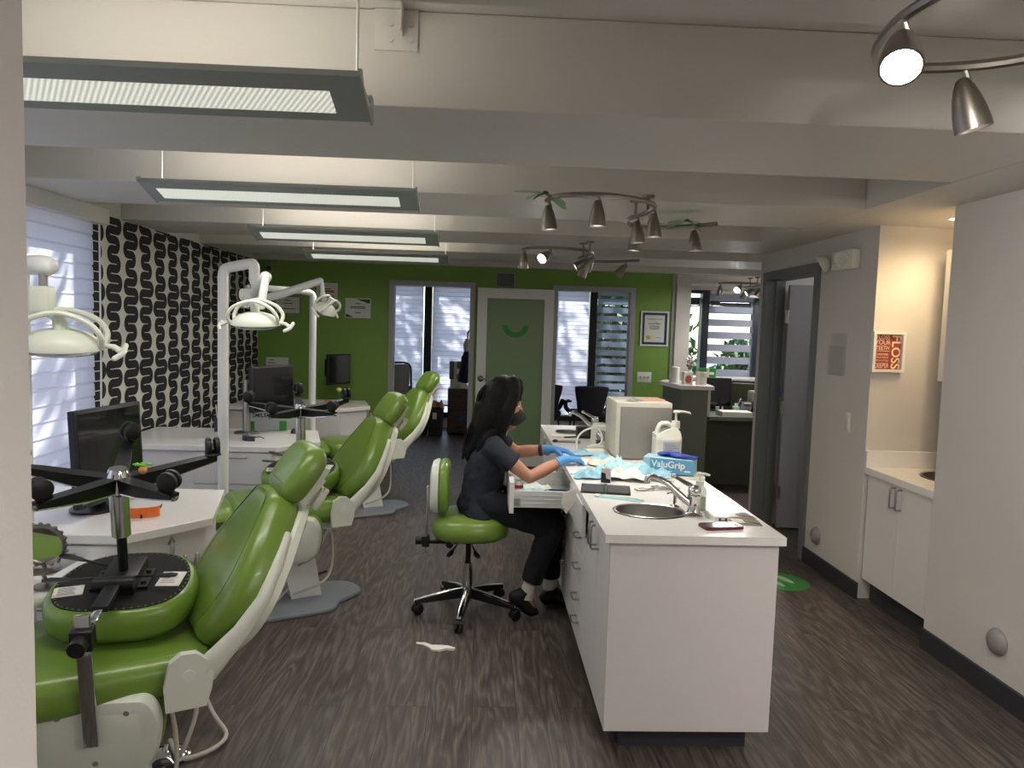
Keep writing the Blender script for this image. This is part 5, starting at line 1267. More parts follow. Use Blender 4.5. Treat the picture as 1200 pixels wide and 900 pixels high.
# ---------------------------------------------------------------- seated person
m_skin = mat('skin', (176, 126, 102), .55, noise=.06, nscale=18, sub=.15, bump=.05, bscale=300)
m_hair = mat('black_hair', (9, 8, 9), .62, noise=.3, nscale=60, bump=.4, bscale=45, spec=.2)
m_scrub = mat('navy_scrub', (32, 36, 48), .85, noise=.12, nscale=20, bump=.25, bscale=28)
m_pant = mat('black_navy_trousers', (22, 24, 32), .9, noise=.12, nscale=20, bump=.25, bscale=24)
m_mask = mat('black_mask', (16, 16, 19), .75, noise=.1, nscale=40)
m_shoe = mat('black_shoe', (18, 18, 20), .5, noise=.1, nscale=30)
m_sock = mat('white_sock', (214, 210, 204), .85, noise=.04, nscale=60, bump=.3, bscale=200)
def organic(b, name, m, parent, vox=.008, it=6, disp=0.):
    o = b.build(name, m, parent, smooth=180)
    r = o.modifiers.new('remesh', 'REMESH'); r.mode = 'VOXEL'; r.voxel_size = vox; r.use_smooth_shade = True
    s = o.modifiers.new('smooth', 'SMOOTH'); s.iterations = it; s.factor = .5
    if disp:
        tx = bpy.data.textures.get('folds') or bpy.data.textures.new('folds', 'CLOUDS'); tx.noise_scale = .07; tx.noise_depth = 2
        d = o.modifiers.new('folds', 'DISPLACE'); d.texture = tx; d.strength = disp; d.mid_level = .5; d.texture_coords = 'LOCAL'
    return o
PX, PY = 0., 3.92
pn = thing('person', 'person with long black hair and black mask seated on the green stool in blue gloves', 'person', (0, 0, 0))
HT = TR((.105, PY, 1.06)) @ RY(9) @ TR((-.105, -PY, -1.06))
near = dict(sh=(.075, PY - .165, .925), el=(.262, PY - .205, .785), wr=(.445, PY - .10, .862))
far = dict(sh=(.09, PY + .165, .925), el=(.21, PY + .215, .845), wr=(.405, PY + .165, .872))
def limb(b, pts, rs, n=14): b.tube([V(p) for p in pts], rs, n, dome=True)
def mix(a, c, t): return tuple(x + (y - x) * t for x, y in zip(a, c))
hipN, kneeN, ankN = (.04, PY - .09, .625), (.395, PY - .10, .50), (.275, PY - .115, .15)
hipF, kneeF, ankF = (.04, PY + .09, .625), (.415, PY + .085, .505), (.415, PY + .08, .10)
b = MB()
b.tube([(.02, PY, .56), (.02, PY, .62), (.02, PY, .72), (.04, PY, .82), (.06, PY, .90), (.085, PY, .945)], [(.09, .14), (.095, .15), (.085, .125), (.092, .135), (.085, .14), (.05, .09)], 20, up=(1, 0, 0), dome=True)
limb(b, [(.085, PY, .93), (.105, PY, .99), (.115, PY, 1.06)], [.052, .047, .047])
for s in (near, far):
    limb(b, [s['sh'], mix(s['sh'], s['el'], .5), s['el'], mix(s['el'], s['wr'], .35), s['wr'], mix(s['el'], s['wr'], 1.04)], [.046, .041, .036, .036, .024, .018])
for h, k, a in ((hipN, kneeN, ankN), (hipF, kneeF, ankF)):
    limb(b, [h, mix(h, k, .5), k, mix(k, a, .3), mix(k, a, .75), a], [.08, .07, .055, .05, .036, .033])
limb(b, [ankN, (.30, PY - .112, .06)], [.033, .03]); limb(b, [ankF, (.45, PY + .08, .05)], [.033, .03])
b.T = HT
b.lathe([(math.sin(PI * i / 14), -math.cos(PI * i / 14) * .118) if 0 < i < 14 else (.02, -.118 if i == 0 else .118) for i in range(15)], 24, (.112, PY, 1.155), .092, .076)
limb(b, [(.12, PY, 1.09), (.15, PY, 1.065), (.168, PY, 1.045)], [.068, .056, .036])           # jaw and chin
limb(b, [(.196, PY, 1.155), (.208, PY, 1.128), (.219, PY, 1.108), (.206, PY, 1.10)], [.009, .011, .013, .012], 10)    # nose
for s in (-1, 1):
    limb(b, [(.192, PY + s * .012, 1.172), (.188, PY + s * .04, 1.174), (.17, PY + s * .056, 1.168)], [.011, .011, .009], 8)   # brow
    limb(b, [(.187, PY + s * .018, 1.152), (.1905, PY + s * .032, 1.1565), (.182, PY + s * .048, 1.151)], [.0045, .006, .0045], 8)
    limb(b, [(.183, PY + s * .035, 1.125), (.165, PY + s * .052, 1.118)], [.018, .02], 8)      # cheek
    b.lathe([(.002, 0), (.028, .004), (.03, .01), (.02, .012), (.002, .01)], 14, (.1, PY + s * .078, 1.13), .7, 1.)
limb(b, [(.197, PY - .022, 1.072), (.205, PY, 1.073), (.197, PY + .022, 1.072)], [.007, .009, .007], 8)
b.T = M()
body = organic(b, 'body', m_skin, pn, .007, 5)
for s in (-1, 1):
    b = MB(); b.T = HT; b.ell((.1875, PY + s * .031, 1.145), .0105, .0135, .008, 14, 10); e = b.build('eye', mat('eye_white', (214, 208, 202), .2), pn)
    b = MB(); b.T = HT; b.ell((.1962, PY + s * .029, 1.1435), .0028, .006, .006, 12, 8); b.build('iris', m_black, e)
    b = MB(); b.T = HT; b.tube([(.194, PY + s * .015, 1.176), (.196, PY + s * .034, 1.181), (.184, PY + s * .052, 1.176)], [.003, .0035, .002], 8); b.build('eyebrow', m_hair, pn)
# scrub top
b = MB()
b.tube([(.015, PY, .535), (.014, PY, .60), (.018, PY, .68), (.03, PY, .77), (.052, PY, .86), (.07, PY, .925), (.09, PY, .962)], [(.118, .182), (.115, .172), (.108, .152), (.11, .158), (.106, .165), (.085, .16), (.06, .075)], 24, up=(1, 0, 0))
for s, k in ((near, -1), (far, 1)):
    m_ = mix(s['sh'], s['el'], .56)
    b.tube([(.075, PY + k * .09, .925), s['sh'], mix(s['sh'], s['el'], .3), m_], [.062, .06, .056, .06], 16)
organic(b, 'scrub_top', m_scrub, pn, .008, 5, .018)
b = MB(); b.tube([(.152, PY + .062 * t, .955 - .085 * (1 - abs(t))) for t in (-1, -.6, -.3, 0, .3, .6, 1)], .006, 8); b.build('neck_trim', m_scrub, pn)
# trousers
b = MB()
b.tube([(-.045, PY, .60), (.02, PY, .605), (.09, PY, .605)], [(.07, .15), (.085, .17), (.07, .16)], 20, up=(0, 0, 1), dome=True)
for h, k, a, rr in ((hipN, kneeN, ankN, .052), (hipF, kneeF, ankF, .052)):
    limb(b, [h, mix(h, k, .5), mix(h, k, .9), k], [.088, .083, .073, .07], 18)
    b.tube([k, mix(k, a, .25), mix(k, a, .55), mix(k, a, .84)], [.07, .068, .06, .058], 18)
organic(b, 'trousers', m_pant, pn, .008, 5, .014)
# feet
def shoe(heel, toe, ank, nm):
    h, q, a = V(heel), V(toe), V(ank); d = (q - h)
    upv = (a - (h + d * .3)); upv = (upv - d.normalized() * upv.dot(d.normalized())).normalized()
    b = MB()
    b.tube([h, h + d * .12 + upv * .012, h + d * .35 + upv * .014, h + d * .62 + upv * .004, h + d * .85, q], [(.036, .03), (.048, .034), (.048, .035), (.036, .042), (.028, .041), (.018, .026)], 16, up=tuple(upv), dome=True)
    b.tube([h + d * .26, h + d * .22 + upv * .065], [.036, .038], 14)
    o = organic(b, 'shoe', m_shoe, pn, .006, 4)
    b = MB(); b.tube([h - upv * .028, h + d * .35 - upv * .026, h + d * .62 - upv * .03, h + d * .85 - upv * .024, q - upv * .008], [(.008, .03), (.008, .034), (.008, .042), (.008, .041), (.007, .026)], 12, up=tuple(upv), dome=True); b.build('sole', m_black, o)
    b = MB()
    for i in range(4):
        c = h + d * (.42 + .09 * i) + upv * (.058 - .006 * i); l = d.normalized().cross(upv)
        b.tube([c - l * .02, c + upv * .004, c + l * .02], .003, 6)
    b.build('lace', m_dgrey, o)
shoe((.205, PY - .12, .125), (.325, PY - .105, .035), (.285, PY - .115, .15), 'n')
shoe((.385, PY + .08, .045), (.555, PY + .085, .034), (.415, PY + .08, .12), 'f')
b = MB(); b.tube([mix(kneeN, ankN, .87), mix(kneeN, ankN, .96), (.272, PY - .115, .115)], [.036, .038, .04], 14); b.build('sock', m_sock, pn)
b = MB(); b.tube([mix(kneeF, ankF, .8), mix(kneeF, ankF, 1.)], [.036, .038], 14); b.build('sock', m_sock, pn)
# mask
b = MB(); b.T = HT
b.lathe([(math.sin(PI * i / 12), -math.cos(PI * i / 12) * .056) if 0 < i < 12 else (.02, -.056 if i == 0 else .056) for i in range(13)], 24, (.170, PY, 1.086), .066, .066)
limb(b, [(.2, PY, 1.11), (.222, PY, 1.10), (.226, PY, 1.085)], [.022, .018, .02])
mk_ = organic(b, 'face_mask', m_mask, pn, .006, 4)
for s in (-1, 1):
    b = MB(); b.T = HT; b.tube(spline([(.165, PY + s * .068, 1.1), (.12, PY + s * .083, 1.13), (.095, PY + s * .082, 1.15)], 4), .0022, 6); b.tube(spline([(.16, PY + s * .066, 1.055), (.12, PY + s * .08, 1.09), (.09, PY + s * .082, 1.12)], 4), .0022, 6); b.build('ear_loop', m_mask, mk_)
# hair
b = MB(); b.T = HT
b.lathe([(math.sin(PI * i / 14), -math.cos(PI * i / 14) * .122) if 0 < i < 14 else (.02, -.122 if i == 0 else .122) for i in range(15)], 24, (.092, PY, 1.175), .112, .094)
for s in (-1, 1):
    limb(b, [(.135, PY + s * .055, 1.265), (.15, PY + s * .082, 1.20), (.132, PY + s * .092, 1.12), (.118, PY + s * .09, 1.03), (.105, PY + s * .088, .97)], [.04, .034, .042, .04, .03])
    limb(b, [(.06, PY + s * .05, 1.2), (.045, PY + s * .07, 1.08), (.03, PY + s * .07, .99)], [.06, .062, .055])
limb(b, [(.165, PY, 1.268), (.18, PY + .03, 1.245), (.185, PY + .05, 1.21)], [.03, .022, .014])
limb(b, [(.165, PY, 1.268), (.182, PY - .03, 1.24), (.183, PY - .056, 1.20)], [.03, .022, .016])
b.T = M()
b.tube([(.05, PY, 1.12), (.02, PY, 1.02), (-.015, PY - .01, .94), (-.045, PY - .015, .885), (-.062, PY - .02, .84)], [(.085, .105), (.072, .105), (.055, .095), (.038, .075), (.014, .04)], 20, up=(1, 0, 0), dome=True)
limb(b, [(.105, PY - .088, .99), (.125, PY - .1, .95), (.155, PY - .09, .91), (.168, PY - .08, .875)], [.034, .026, .018, .008])
limb(b, [(.105, PY + .088, .99), (.125, PY + .1, .95), (.158, PY + .09, .90)], [.034, .026, .01])
limb(b, [(.06, PY - .085, 1.0), (.03, PY - .115, .95), (-.01, PY - .11, .89)], [.045, .03, .012])
limb(b, [(.11, PY, 1.252), (.15, PY, 1.245), (.176, PY, 1.228)], [.046, .038, .022])
hr = organic(b, 'hair', m_hair, pn, .007, 14)
b = MB(); q = random.Random(5)
for i in range(46):
    a = -1 + 2 * i / 45; yy = PY + a * .098; k = math.sqrt(max(0, 1 - a * a))
    x0 = .03 - .075 * k; pts = [(.075, PY + a * .06, 1.285 - .02 * a * a), (x0 + .045 + q.uniform(-.01, .01), yy, 1.20), (x0 + .015, yy, 1.08), (x0 - .022 + q.uniform(-.008, .008), yy - .004, .97), (x0 - .045 + .03 * (1 - k), yy * 1. - .012 * a, .86 + q.uniform(-.025, .03))]
    b.tube(spline(pts, 4), [.0035] * 17, 5)
b.build('hair_strands', m_hair, hr)
b = MB()
for i in range(22):
    a = i / 21; pts = [(.10 + .05 * a, PY - .055 - .02 * (1 - a), 1.275 - .03 * a), (.055 + .11 * a, PY - .098, 1.2), (.05 + .10 * a, PY - .122 + .012 * a, 1.11), (.045 + .085 * a, PY - .125 + .012 * a, 1.02), (.03 + .09 * a, PY - .118, .95 + q.uniform(-.03, .02))]
    b.tube([HT @ p for p in spline(pts, 4)], [.0032] * 17, 5)
b.build('hair_strands', m_hair, hr)
# gloved hands: palm, four fingers, thumb
def hand(wr, d, nrm, lat, curl, spread, el):
    # d: forward, nrm: back-of-hand normal, lat: towards the thumb
    w_, d, nrm, lat = V(wr), V(d).normalized(), V(nrm).normalized(), V(lat).normalized()
    b = MB(); ad = (w_ - V(el)).normalized()
    b.tube([w_ - ad * .048, w_ - ad * .02, w_, w_ + d * .03, w_ + d * .06, w_ + d * .082], [(.027, .0285), (.0255, .0275), (.022, .027), (.018, .036), (.016, .041), (.012, .038)], 16, up=tuple(nrm), dome=True)
    for k, L in enumerate((.068, .076, .071, .056)):
        off = .029 - .0195 * k
        p = w_ + d * (.078 - .004 * abs(k - 1.2)) + lat * off
        dirv = (d + lat * spread * (1.4 - k)).normalized(); c = curl[k]
        pts = [p - d * .02, p]; ang = 0; cur = p
        for j, f in enumerate((.45, .31, .24)):
            ang += c * (1, 1.1, .8)[j]
            cur = cur + (dirv * math.cos(ang) - nrm * math.sin(ang)) * L * f
            pts.append(cur)
        limb(b, pts, [.0098, .0096, .009, .0082, .007], 10)
    t0 = w_ + d * .018 + lat * .026 - nrm * .004
    limb(b, [t0 - lat * .012, t0, t0 + (d * .6 + lat * .75 - nrm * .25) * .034, t0 + (d * 1.25 + lat * .78 - nrm * .55) * .046], [.014, .0135, .011, .008], 10)
    o = organic(b, 'glove', m_glove, pn, .003, 2)
    b = MB(); b.tube([w_ - ad * .055, w_ - ad * .042, w_ - ad * .028], [(.0285, .030), (.0282, .0297), (.0268, .0288)], 20); b.build('cuff', m_glove, o)
    return o
hand((.452, PY - .098, .866), (.88, .36, -.04), (.12, .1, .98), (-.42, .88, .1), (.34, .42, .48, .52), .07, near['el'])
hand((.418, PY + .16, .874), (.93, -.12, -.10), (.12, .05, .98), (-.12, -.95, 0), (.28, .3, .34, .4), .09, far['el'])
b = MB(); b.tube([mix(far['el'], far['wr'], .66), mix(far['el'], far['wr'], .76)], [.0345, .033], 18); b.build('wrist_band', m_black, pn)
# ---------------------------------------------------------------- far rooms
m_dwood = mat('dark_brown_wood', (62, 42, 36), .5, noise=.2, nscale=12)
m_card = mat('brown_cardboard', (160, 122, 84), .8, noise=.08, nscale=20)
m_navyc = mat('navy_cloth', (22, 32, 62), .9, noise=.15, nscale=15, bump=.3, bscale=20)
m_char = mat('charcoal_upholstery', (44, 46, 54), .85, noise=.1, nscale=60, bump=.15, bscale=200)
m_deskg = mat('grey_green_laminate', (104, 110, 98), .5, noise=.03)
m_deskd = mat('dark_olive_laminate', (70, 72, 60), .5, noise=.03)
t = thing('drawer_cart', 'dark brown wooden drawer cart beyond the plain doorway', 'drawers', (-.31, 10.35, 0))
MB().box(-.155, .155, 0, .4, .03, .66, b=.003).build('carcass', m_dwood, t, smooth=0)
for i in range(4):
    z = .05 + i * .15
    d = MB().box(-.145, .145, -.012, 0, z, z + .135, b=.002).build('drawer', m_dwood, t, smooth=0); MB().box(-.04, .04, -.022, -.012, z + .06, z + .075).build('handle', m_bmetal, d, smooth=0)
for x in (-.13, .13):
    for y in (.03, .37): MB().cyl((x, y, 0), (x, y, .035), .015, n=10).build('foot', m_black, t)
MB().box(-.02, .13, -.0135, -.012, .22, .29).build('blue_label', mat('blue_label', (30, 60, 120), .5), t, smooth=0)
def carton(lab, loc, w_, d_, h_, m, rz=0):
    t = thing('carton', lab, 'box', loc, (0, 0, R(rz)))
    MB().box(-w_ / 2, w_ / 2, -d_ / 2, d_ / 2, 0, h_, b=.002).build('carton_body', m, t, smooth=0)
    MB().box(-.02, .02, -d_ / 2 - .0008, d_ / 2 + .0008, .001, h_ + .0008).build('tape', m_cream2, t, smooth=0)
    MB().box(w_ * .1, w_ * .38, -d_ / 2 - .0012, -d_ / 2, h_ * .3, h_ * .6).build('label', m_paper, t, smooth=0)
carton('white carton on top of the brown drawer cart', (-.33, 10.52, .66), .22, .2, .13, m_ctp)
carton('taupe carton stacked on the white carton on the drawer cart', (-.37, 10.53, .791), .17, .18, .25, mat('taupe_card', (110, 98, 98), .7))
t = thing('waste_bin', 'grey waste bin full of brown paper beside the drawer cart', 'bin', (-.63, 10.35, 0))
b = MB(); b.pad(rrect(-.1, .1, -.1, .1, .02), [(.012, 0), (.004, .01), (-.012, .36), (-.018, .37), (-.018, .385), (.0, .385), (.006, .2)]); b.build('tub', m_dgrey, t)
MB().box(-.035, .02, -.112, -.105, .24, .33).build('tag', m_ctp, t, smooth=0)
sheet('packing_paper', 'crumpled brown packing paper heaped in the grey waste bin', 'paper', (-.62, 10.35, .385), .3, .19, .18, .075, m_card, 81, n=10)
t = thing('storage_tote', 'black tote with a green tint leaning left of the grey waste bin', 'tote', (-.88, 10.45, 0))
b = MB(); b.pad(rrect(-.13, .13, -.09, .09, .02), [(.006, 0), (0, .01), (-.01, .38), (0, .385)]); b.build('tote_body', mat('black_green_tote', (14, 24, 22), .6), t)
b = MB(); b.tube([(-.07 + .014 * i, -.101, .24 + .02 * math.sin(i * 1.7)) for i in range(11)], .005, 6); b.build('lettering', mat('pale_green_print2', (70, 100, 84), .6), t, smooth=0)
t = thing('white_table', 'white-topped table with thin legs seen through the plain doorway', 'table', (-1.25, 9.6, 0))
MB().box(-.5, .28, -.25, .3, .585, .61, b=.003).build('table_top', m_wmet, t, smooth=0)
for x in (-.46, .25):
    for y in (-.22, .27): MB().cyl((x, y, 0), (x, y, .585), .014, n=10).build('leg', m_wmet, t)
def task_chair(lab, loc, rz, m_back):
    t = thing('office_chair', lab, 'chair', loc, (0, 0, R(rz)))
    for k in range(5):
        a = 2 * PI * k / 5; c, s = math.cos(a), math.sin(a)
        b = MB(); b.tube([(0, 0, .12), (.15 * c, .15 * s, .1), (.28 * c, .28 * s, .07)], [.022, .018, .014], 8); b.ell((.28 * c, .28 * s, .028), .028, .028, .028, 10, 8); b.build('base_leg', m_black, t)
    MB().cyl((0, 0, .1), (0, 0, .42), .025, n=12).build('column', m_black, t)
    b = MB(); b.pad(rrect(-.24, .24, -.23, .23, .08), round_prof(.09, .04, 4, .42)); b.build('seat', m_char, t)
    b = MB()
    fr = [(-.22, .24, .55), (-.23, .27, .8), (-.19, .29, 1.0), (0, .3, 1.03), (.19, .29, 1.0), (.23, .27, .8), (.22, .24, .55), (0, .22, .53)]
    b.tube(spline(fr, 4, True), .014, 8, closed=True); b.tube([(0, .05, .43), (0, .2, .45), (0, .25, .6)], .02, 8); b.build('back_frame', m_black, t)
    b = MB(); b.grid(lambda u, v: ((u - .5) * .41, .245 + .045 * v + .03 * math.sin(PI * u), .55 + .46 * v), 6, 6); b.grid(lambda u, v: ((u - .5) * .41, .25 + .045 * v + .03 * math.sin(PI * u), .55 + .46 * v), 6, 6); b.build('back_mesh', m_back, t)
    for s in (-1, 1):
        b = MB(); b.tube(spline([(s * .24, .1, .46), (s * .29, .1, .52), (s * .29, .08, .66), (s * .28, -.12, .67)], 4), .014, 8); b.box(s * .28 - .03, s * .28 + .03, -.15, .12, .665, .69, b=.01); b.build('armrest', m_black, t)
    return t
task_chair('black office chair at the white table in the room beyond the plain doorway', (-1.3, 10.25, 0), -150, glass_mat('mesh_weave', (60, 62, 66), .3, .5))
task_chair('black office chair with olive mesh back behind the reception desk', (3.0, 8.25, 0), 160, mat('olive_mesh', (54, 56, 32), .8))
t = thing('hanging_coat', 'navy coat hanging on the right side inside the plain doorway', 'coat', (-.20, 10.1, 0))
b = MB(); b.tube([(0, 0, 1.2), (-.01, 0, 1.1), (-.02, 0, .95), (-.03, 0, .78)], [(.05, .06), (.07, .1), (.085, .12), (.10, .13)], 16, up=(1, 0, 0)); organic(b, 'coat_body', m_navyc, t, .012, 3, .03)
b = MB(); b.tube([(.0, 0, 1.38), (-.01, 0, 1.3), (0, 0, 1.2)], [(.03, .04), (.05, .07), (.05, .06)], 14, up=(1, 0, 0)); organic(b, 'tan_collar', m_beige, t, .012, 3)
b = MB(); b.tube([(0, 0, 1.36), (0, 0, 1.46), (.03, .02, 1.5), (.12, .05, 1.5)], .012, 8); b.build('hanger', m_black, t)
sheet('white_bundle', 'white garment slumped on the right edge of the drawer cart', 'cloth', (-.235, 10.44, .661), 1.2, .17, .13, .07, m_paper, 83, n=10)
def side_chair(lab, loc, rz):
    t = thing('side_chair', lab, 'chair', loc, (0, 0, R(rz)), 'charcoal chairs in the consulting room')
    b = MB(); b.pad(rrect(-.24, .24, -.24, .2, .07), round_prof(.08, .035, 4, .4)); b.build('seat', m_char, t)
    T = M(((1, 0, 0, 0), (0, -.17, -.98, -.22), (0, .98, -.17, .44), (0, 0, 0, 1)))
    ol = [(p.x, p.y) for p in spline([(x, y, 0) for x, y in [(-.15, .03), (0, .02), (.15, .03), (.19, .2), (.22, .36), (.19, .395), (0, .4), (-.19, .395), (-.22, .36), (-.19, .2)]], 3, True)]
    b = MB(); b.T = T; b.pad(ol, round_prof(.055, .025, 4)); b.build('backrest', m_char, t)
    for sx in (-1, 1):
        for y0, y1 in ((-.2, -.25), (.15, .2)): MB().tube([(sx * .19, y0, .41), (sx * .24, y1, 0)], [.014, .009], 8).build('leg', m_dwood if y0 < 0 else m_black, t)
        b = MB(); b.tube(spline([(sx * .22, .1, .44), (sx * .28, .1, .5), (sx * .29, 0, .6), (sx * .26, -.2, .61)], 4), [(.03, .012)] * 13, 8); b.build('armrest', m_char, t)
    return t
c0 = side_chair('charcoal upholstered chair in the middle of the second doorway', (1.43, 9.7, 0), 0)
dup(c0, 'charcoal upholstered chair half hidden behind the frosted door edge', (.81, 9.75, 0), 0.1)
t = thing('white_bowl_stand', 'white rounded bowl on a slim stand by the zebra shade', 'bowl', (1.86, 9.4, 0)); b = MB(); b.lathe([(.001, .49), (.05, .49), (.1, .53), (.115, .58), (.1, .585), (.085, .54), (.001, .51)], 24); b.build('bowl', m_wmet, t); b = MB(); b.lathe([(.12, 0), (.12, .015), (.02, .03), (.02, .48), (.08, .492), (.001, .492)], 20); b.build('stand', m_wmet, t); b = MB(); b.lathe([(.001, .555), (.085, .56), (.001, .57)], 20); b.build('dark_disc', m_black, t)  # black disc set in the bowl's opening

# reception desk
t = thing('reception_desk', 'grey-green reception desk with raised counter beyond the wall end', 'desk', (0, 0, 0))
b = MB(); b.prism([(1.93, 7.02), (2.26, 7.0), (2.31, 7.55), (2.0, 7.85), (1.86, 7.6)], 1.0, 1.042, .004); b.build('raised_top', m_top, t, smooth=0)
b = MB(); b.prism([(1.955, 7.06), (2.215, 7.05), (2.24, 7.5), (2.0, 7.75), (1.9, 7.58)], .0, 1.0); b.build('raised_body', m_deskg, t, smooth=0)
MB().box(2.2155, 2.245, 7.06, 7.4, .70, .995).build('raised_side', m_cream2, t, smooth=0)
MB().box(2.2, 3.9, 7.06, 7.75, .70, .74, b=.004).build('desk_top', m_deskg, t, smooth=0)
MB().box(2.245, 3.9, 7.40, 7.43, 0, .70).build('modesty_panel', m_deskd, t, smooth=0); MB().box(2.15, 2.2449, 7.38, 7.43, 0, .70).build('pale_post', mat('pale_sage_laminate', (178, 184, 168), .5), t, smooth=0)
MB().box(3.86, 3.9, 7.1, 7.72, 0, .70).build('end_panel', m_deskg, t, smooth=0)
b = MB(); b.lathe([(.05, 0), (.05, .16), (.02, .165), (.02, .02)], 20); tag(b.build('paper_roll', m_paper, None, (1.955, 7.35, 1.042)), 'white paper roll at the left end of the raised counter', 'paper roll')
t = thing('printed_carton', 'white carton with red-orange picture on the raised counter', 'box', (2.05, 7.22, 1.042), (0, 0, R(12))); MB().box(-.05, .05, -.025, .025, 0, .12, b=.002).build('carton_body', m_paper, t, smooth=0); b = MB(); b.pad([(.035 * math.cos(a), .04 * math.sin(a)) for a in [2 * PI * i / 16 for i in range(16)]], [(0, 0), (0, .001)]); o = b.build('picture', mat('red_orange_print', (180, 84, 60), .6, noise=.6, nscale=40), t, smooth=0); o.rotation_euler = (R(90), 0, 0); o.location = (0, -.0252, .05)
t = thing('flower_vase', 'white vase with red and white blossoms on the raised counter', 'vase', (2.13, 7.42, 1.042)); b = MB(); b.lathe([(.03, 0), (.04, .04), (.03, .09), (.02, .12), (.024, .13), (.018, .13)], 18); b.build('vase_body', m_wmet, t)
q = random.Random(3)
for i in range(9):
    a = q.uniform(0, 6.28); r_ = q.uniform(.01, .05); z = q.uniform(.17, .27)
    MB().tube([(0, 0, .12), (r_ * math.cos(a), r_ * math.sin(a), z)], .0025, 5).build('stem', m_smile, t); b = MB(); b.ell((r_ * math.cos(a), r_ * math.sin(a), z), .018, .018, .014, 8, 6); b.build('blossom', [m_wpl, mat('red_petal', (170, 30, 46), .6)][i % 2], t)
carton('cream card box at the right of the raised counter', (2.185, 7.2, 1.042), .1, .05, .125, m_cream)
monitor('black monitor on the reception desk behind the raised counter', (2.46, 7.6, .74), 4, .34, .3, .2, True)
t = thing('desk_phone', 'black desk phone beside the reception monitor', 'phone', (2.74, 7.5, .74), (0, 0, R(-30))); b = MB(); b.poly([(-.08, -.09, 0), (.08, -.09, 0), (.08, .09, 0), (-.08, .09, 0), (-.08, -.09, .02), (.08, -.09, .02), (.08, .09, .11), (-.08, .09, .11)], [(3, 2, 1, 0), (4, 5, 6, 7), (0, 1, 5, 4), (1, 2, 6, 5), (2, 3, 7, 6), (3, 0, 4, 7)]); b.build('base', m_black, t, smooth=0); b = MB(); b.tube([(-.055, -.07, .06), (-.055, 0, .09), (-.055, .08, .125)], [.02, .013, .02], 10, dome=True); b.build('handset', m_black, t)
MB().box(.0, .06, .02, .06, .085, .1).build('display', m_ctp, t, smooth=0)
t = thing('tissue_cube', 'pale green tissue cube in front of the reception monitor', 'box', (2.56, 7.25, .74)); MB().box(-.03, .03, -.03, .03, 0, .075, b=.004).build('cube', mat('mint_card', (176, 204, 186), .6), t); sh_ = MB().grid(lambda u, v: ((u - .5) * .03, .012 * math.sin(5 * u), .075 + .03 * v), 4, 3).build('tissue', m_paper, t)
t = thing('paper_ream', 'white ream of paper on the reception desk edge', 'paper', (2.52, 7.2, .74), (0, 0, R(-3))); MB().box(-.14, .17, -.1, .1, 0, .045, b=.002).build('ream', m_paper, t, smooth=0) ; MB().box(-.142, -.13, -.102, .102, .0, .046).build('wrapper_end', m_greyp, t, smooth=0)
bpy.data.objects['tissue_cube'].location = (2.62, 7.4, .74)
t = thing('printer', 'grey printer on the far end of the reception desk', 'printer', (2.98, 7.55, .74)); MB().box(-.13, .3, -.15, .18, 0, .22, b=.02).build('case', m_greyp, t); MB().box(-.0, .26, -.17, .1, .2, .3, b=.015).build('scanner_lid', m_dgrey, t); MB().box(.02, .2, -.2, -.12, .15, .165).build('paper_tray', m_paper, t, smooth=0)
t = thing('ledge', 'white ledge cabinet under the reception window', 'cabinet', (2.95, 10.55, 0)); MB().box(-.2, 1.8, 0, .4, .02, .88).build('body', m_white, t, smooth=0); MB().box(-.22, 1.82, -.02, .42, .88, .91, b=.003).build('top', m_top, t, smooth=0)
for k in range(4): MB().box(-.19 + k * .5, .29 + k * .5, -.018, 0, .1, .86, b=.002).build('door', m_white, t, smooth=0)
MB().box(-.18, 1.78, .04, .36, 0, .02).build('toe_kick', m_base, t, smooth=0)
carton('bright green carton on the window ledge behind the reception monitor', (3.32, 10.7, .91), .24, .15, .13, m_smile)
t = thing('potted_orchid', 'white orchid in a small pot on the window ledge', 'plant', (3.08, 10.7, .91)); b = MB(); b.lathe([(.03, 0), (.045, .07), (.04, .07), (.028, .01)], 16); b.build('pot', m_wmet, t)
for i in range(7): b = MB(); a = i * .9; b.tube([(0, 0, .05), (.03 * math.cos(a), .03 * math.sin(a), .15)], .003, 5); b.ell((.06 * math.cos(a), .05 * math.sin(a), .17), .03, .03, .018, 8, 6); b.build('bloom', m_paper, t)
src_ = [o for o in SC.objects if o.get('label', '').endswith('nearest the green wall') and o['category'] == 'light'][0]
dup(src_, 'S-shaped nickel spotlight track over the reception desk by the wall end', (3.05, 8.28, 2.1))

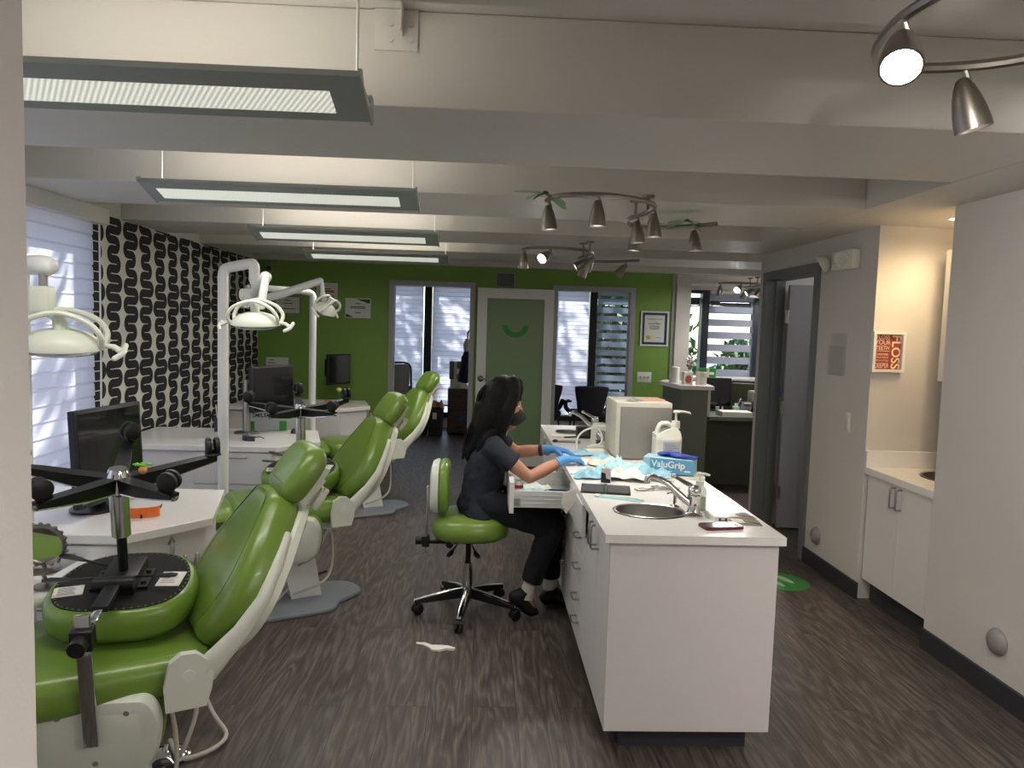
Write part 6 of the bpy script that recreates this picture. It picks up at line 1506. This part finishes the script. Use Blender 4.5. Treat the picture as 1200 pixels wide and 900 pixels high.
# ---------------------------------------------------------------- outside
sbox('ground_outside', mat('asphalt', (120, 120, 122), .9, noise=.15, nscale=8), -40, 40, -10, 60, -.35, -.3)
sbox('roof_eave', mat('brown_eave', (66, 44, 40), .8, noise=.1), 2.6, 5.4, YB + .15, YB + 1.2, 2.0, 2.1)
m_leaf = mat('leaf_green', (70, 98, 50), .6, noise=.3, nscale=3)
m_bark = mat('bark', (84, 68, 56), .9, noise=.3, nscale=20, bump=.4)
def tree(lab, x, y, h, r, n, ls, seed, sq=1.):
    t = thing('tree', lab, 'tree', (x, y, -.3)); q = random.Random(seed)
    b = MB(); b.tube([(0, 0, 0), (.06, 0, h * .4), (.02, .05, h * .75), (.1, .0, h)], [.13, .1, .07, .03], 10)
    for i in range(6):
        a = i * 1.05; b.tube([(0.03, 0, h * (.45 + .08 * i)), (r * .4 * math.cos(a), r * .4 * math.sin(a), h * (.6 + .07 * i)), (r * .8 * math.cos(a), r * .8 * math.sin(a), h * (.7 + .07 * i))], [.05, .03, .012], 7)
    b.build('trunk', m_bark, t)
    b = MB()
    vs = []; fs = []
    cl = [(q.gauss(0, .45), q.gauss(0, .45), q.gauss(0, .4)) for _ in range(26)]
    for i in range(n):
        c = cl[q.randrange(26)]
        p = V((c[0] + q.gauss(0, .17), c[1] + q.gauss(0, .17), c[2] + q.gauss(0, .17))) * r
        p.z = p.z * sq + h
        u = V((q.gauss(0, 1), q.gauss(0, 1), q.gauss(0, 1))).normalized(); v = u.orthogonal().normalized(); w_ = u.cross(v)
        k = len(vs); s = ls * q.uniform(.6, 1.3)
        vs += [p - v * s, p + w_ * s * .45 + u * s * .1, p + v * s, p - w_ * s * .45 + u * s * .1]; fs.append((k, k + 1, k + 2, k + 3))
    b.poly(vs, fs); b.build('foliage', m_leaf, t, smooth=0, fixn=False)
tree('leafy tree standing outside the windows beyond the plain doorway', -4.0, 14.6, 4.7, 1.9, 1500, .12, 1)
tree('leafy tree standing outside the second doorway windows', -2.1, 15.2, 5.4, 1.8, 1100, .11, 2)
tree('leafy tree outside the window shade behind the nearest monitor', -5.6, 6.6, 4.9, 2.0, 1500, .13, 3)
tree('small leafy tree outside the reception window', 5.2, 21.0, .8, 1.1, 1300, .14, 4)
tree('dense leafy tree behind the striped shade of the second doorway', 3.0, 16.5, 1.7, 1.6, 4200, .15, 6)
tree('small leafy tree farther along outside the reception window', 7.8, 22.0, .7, 1.0, 1300, .16, 5)
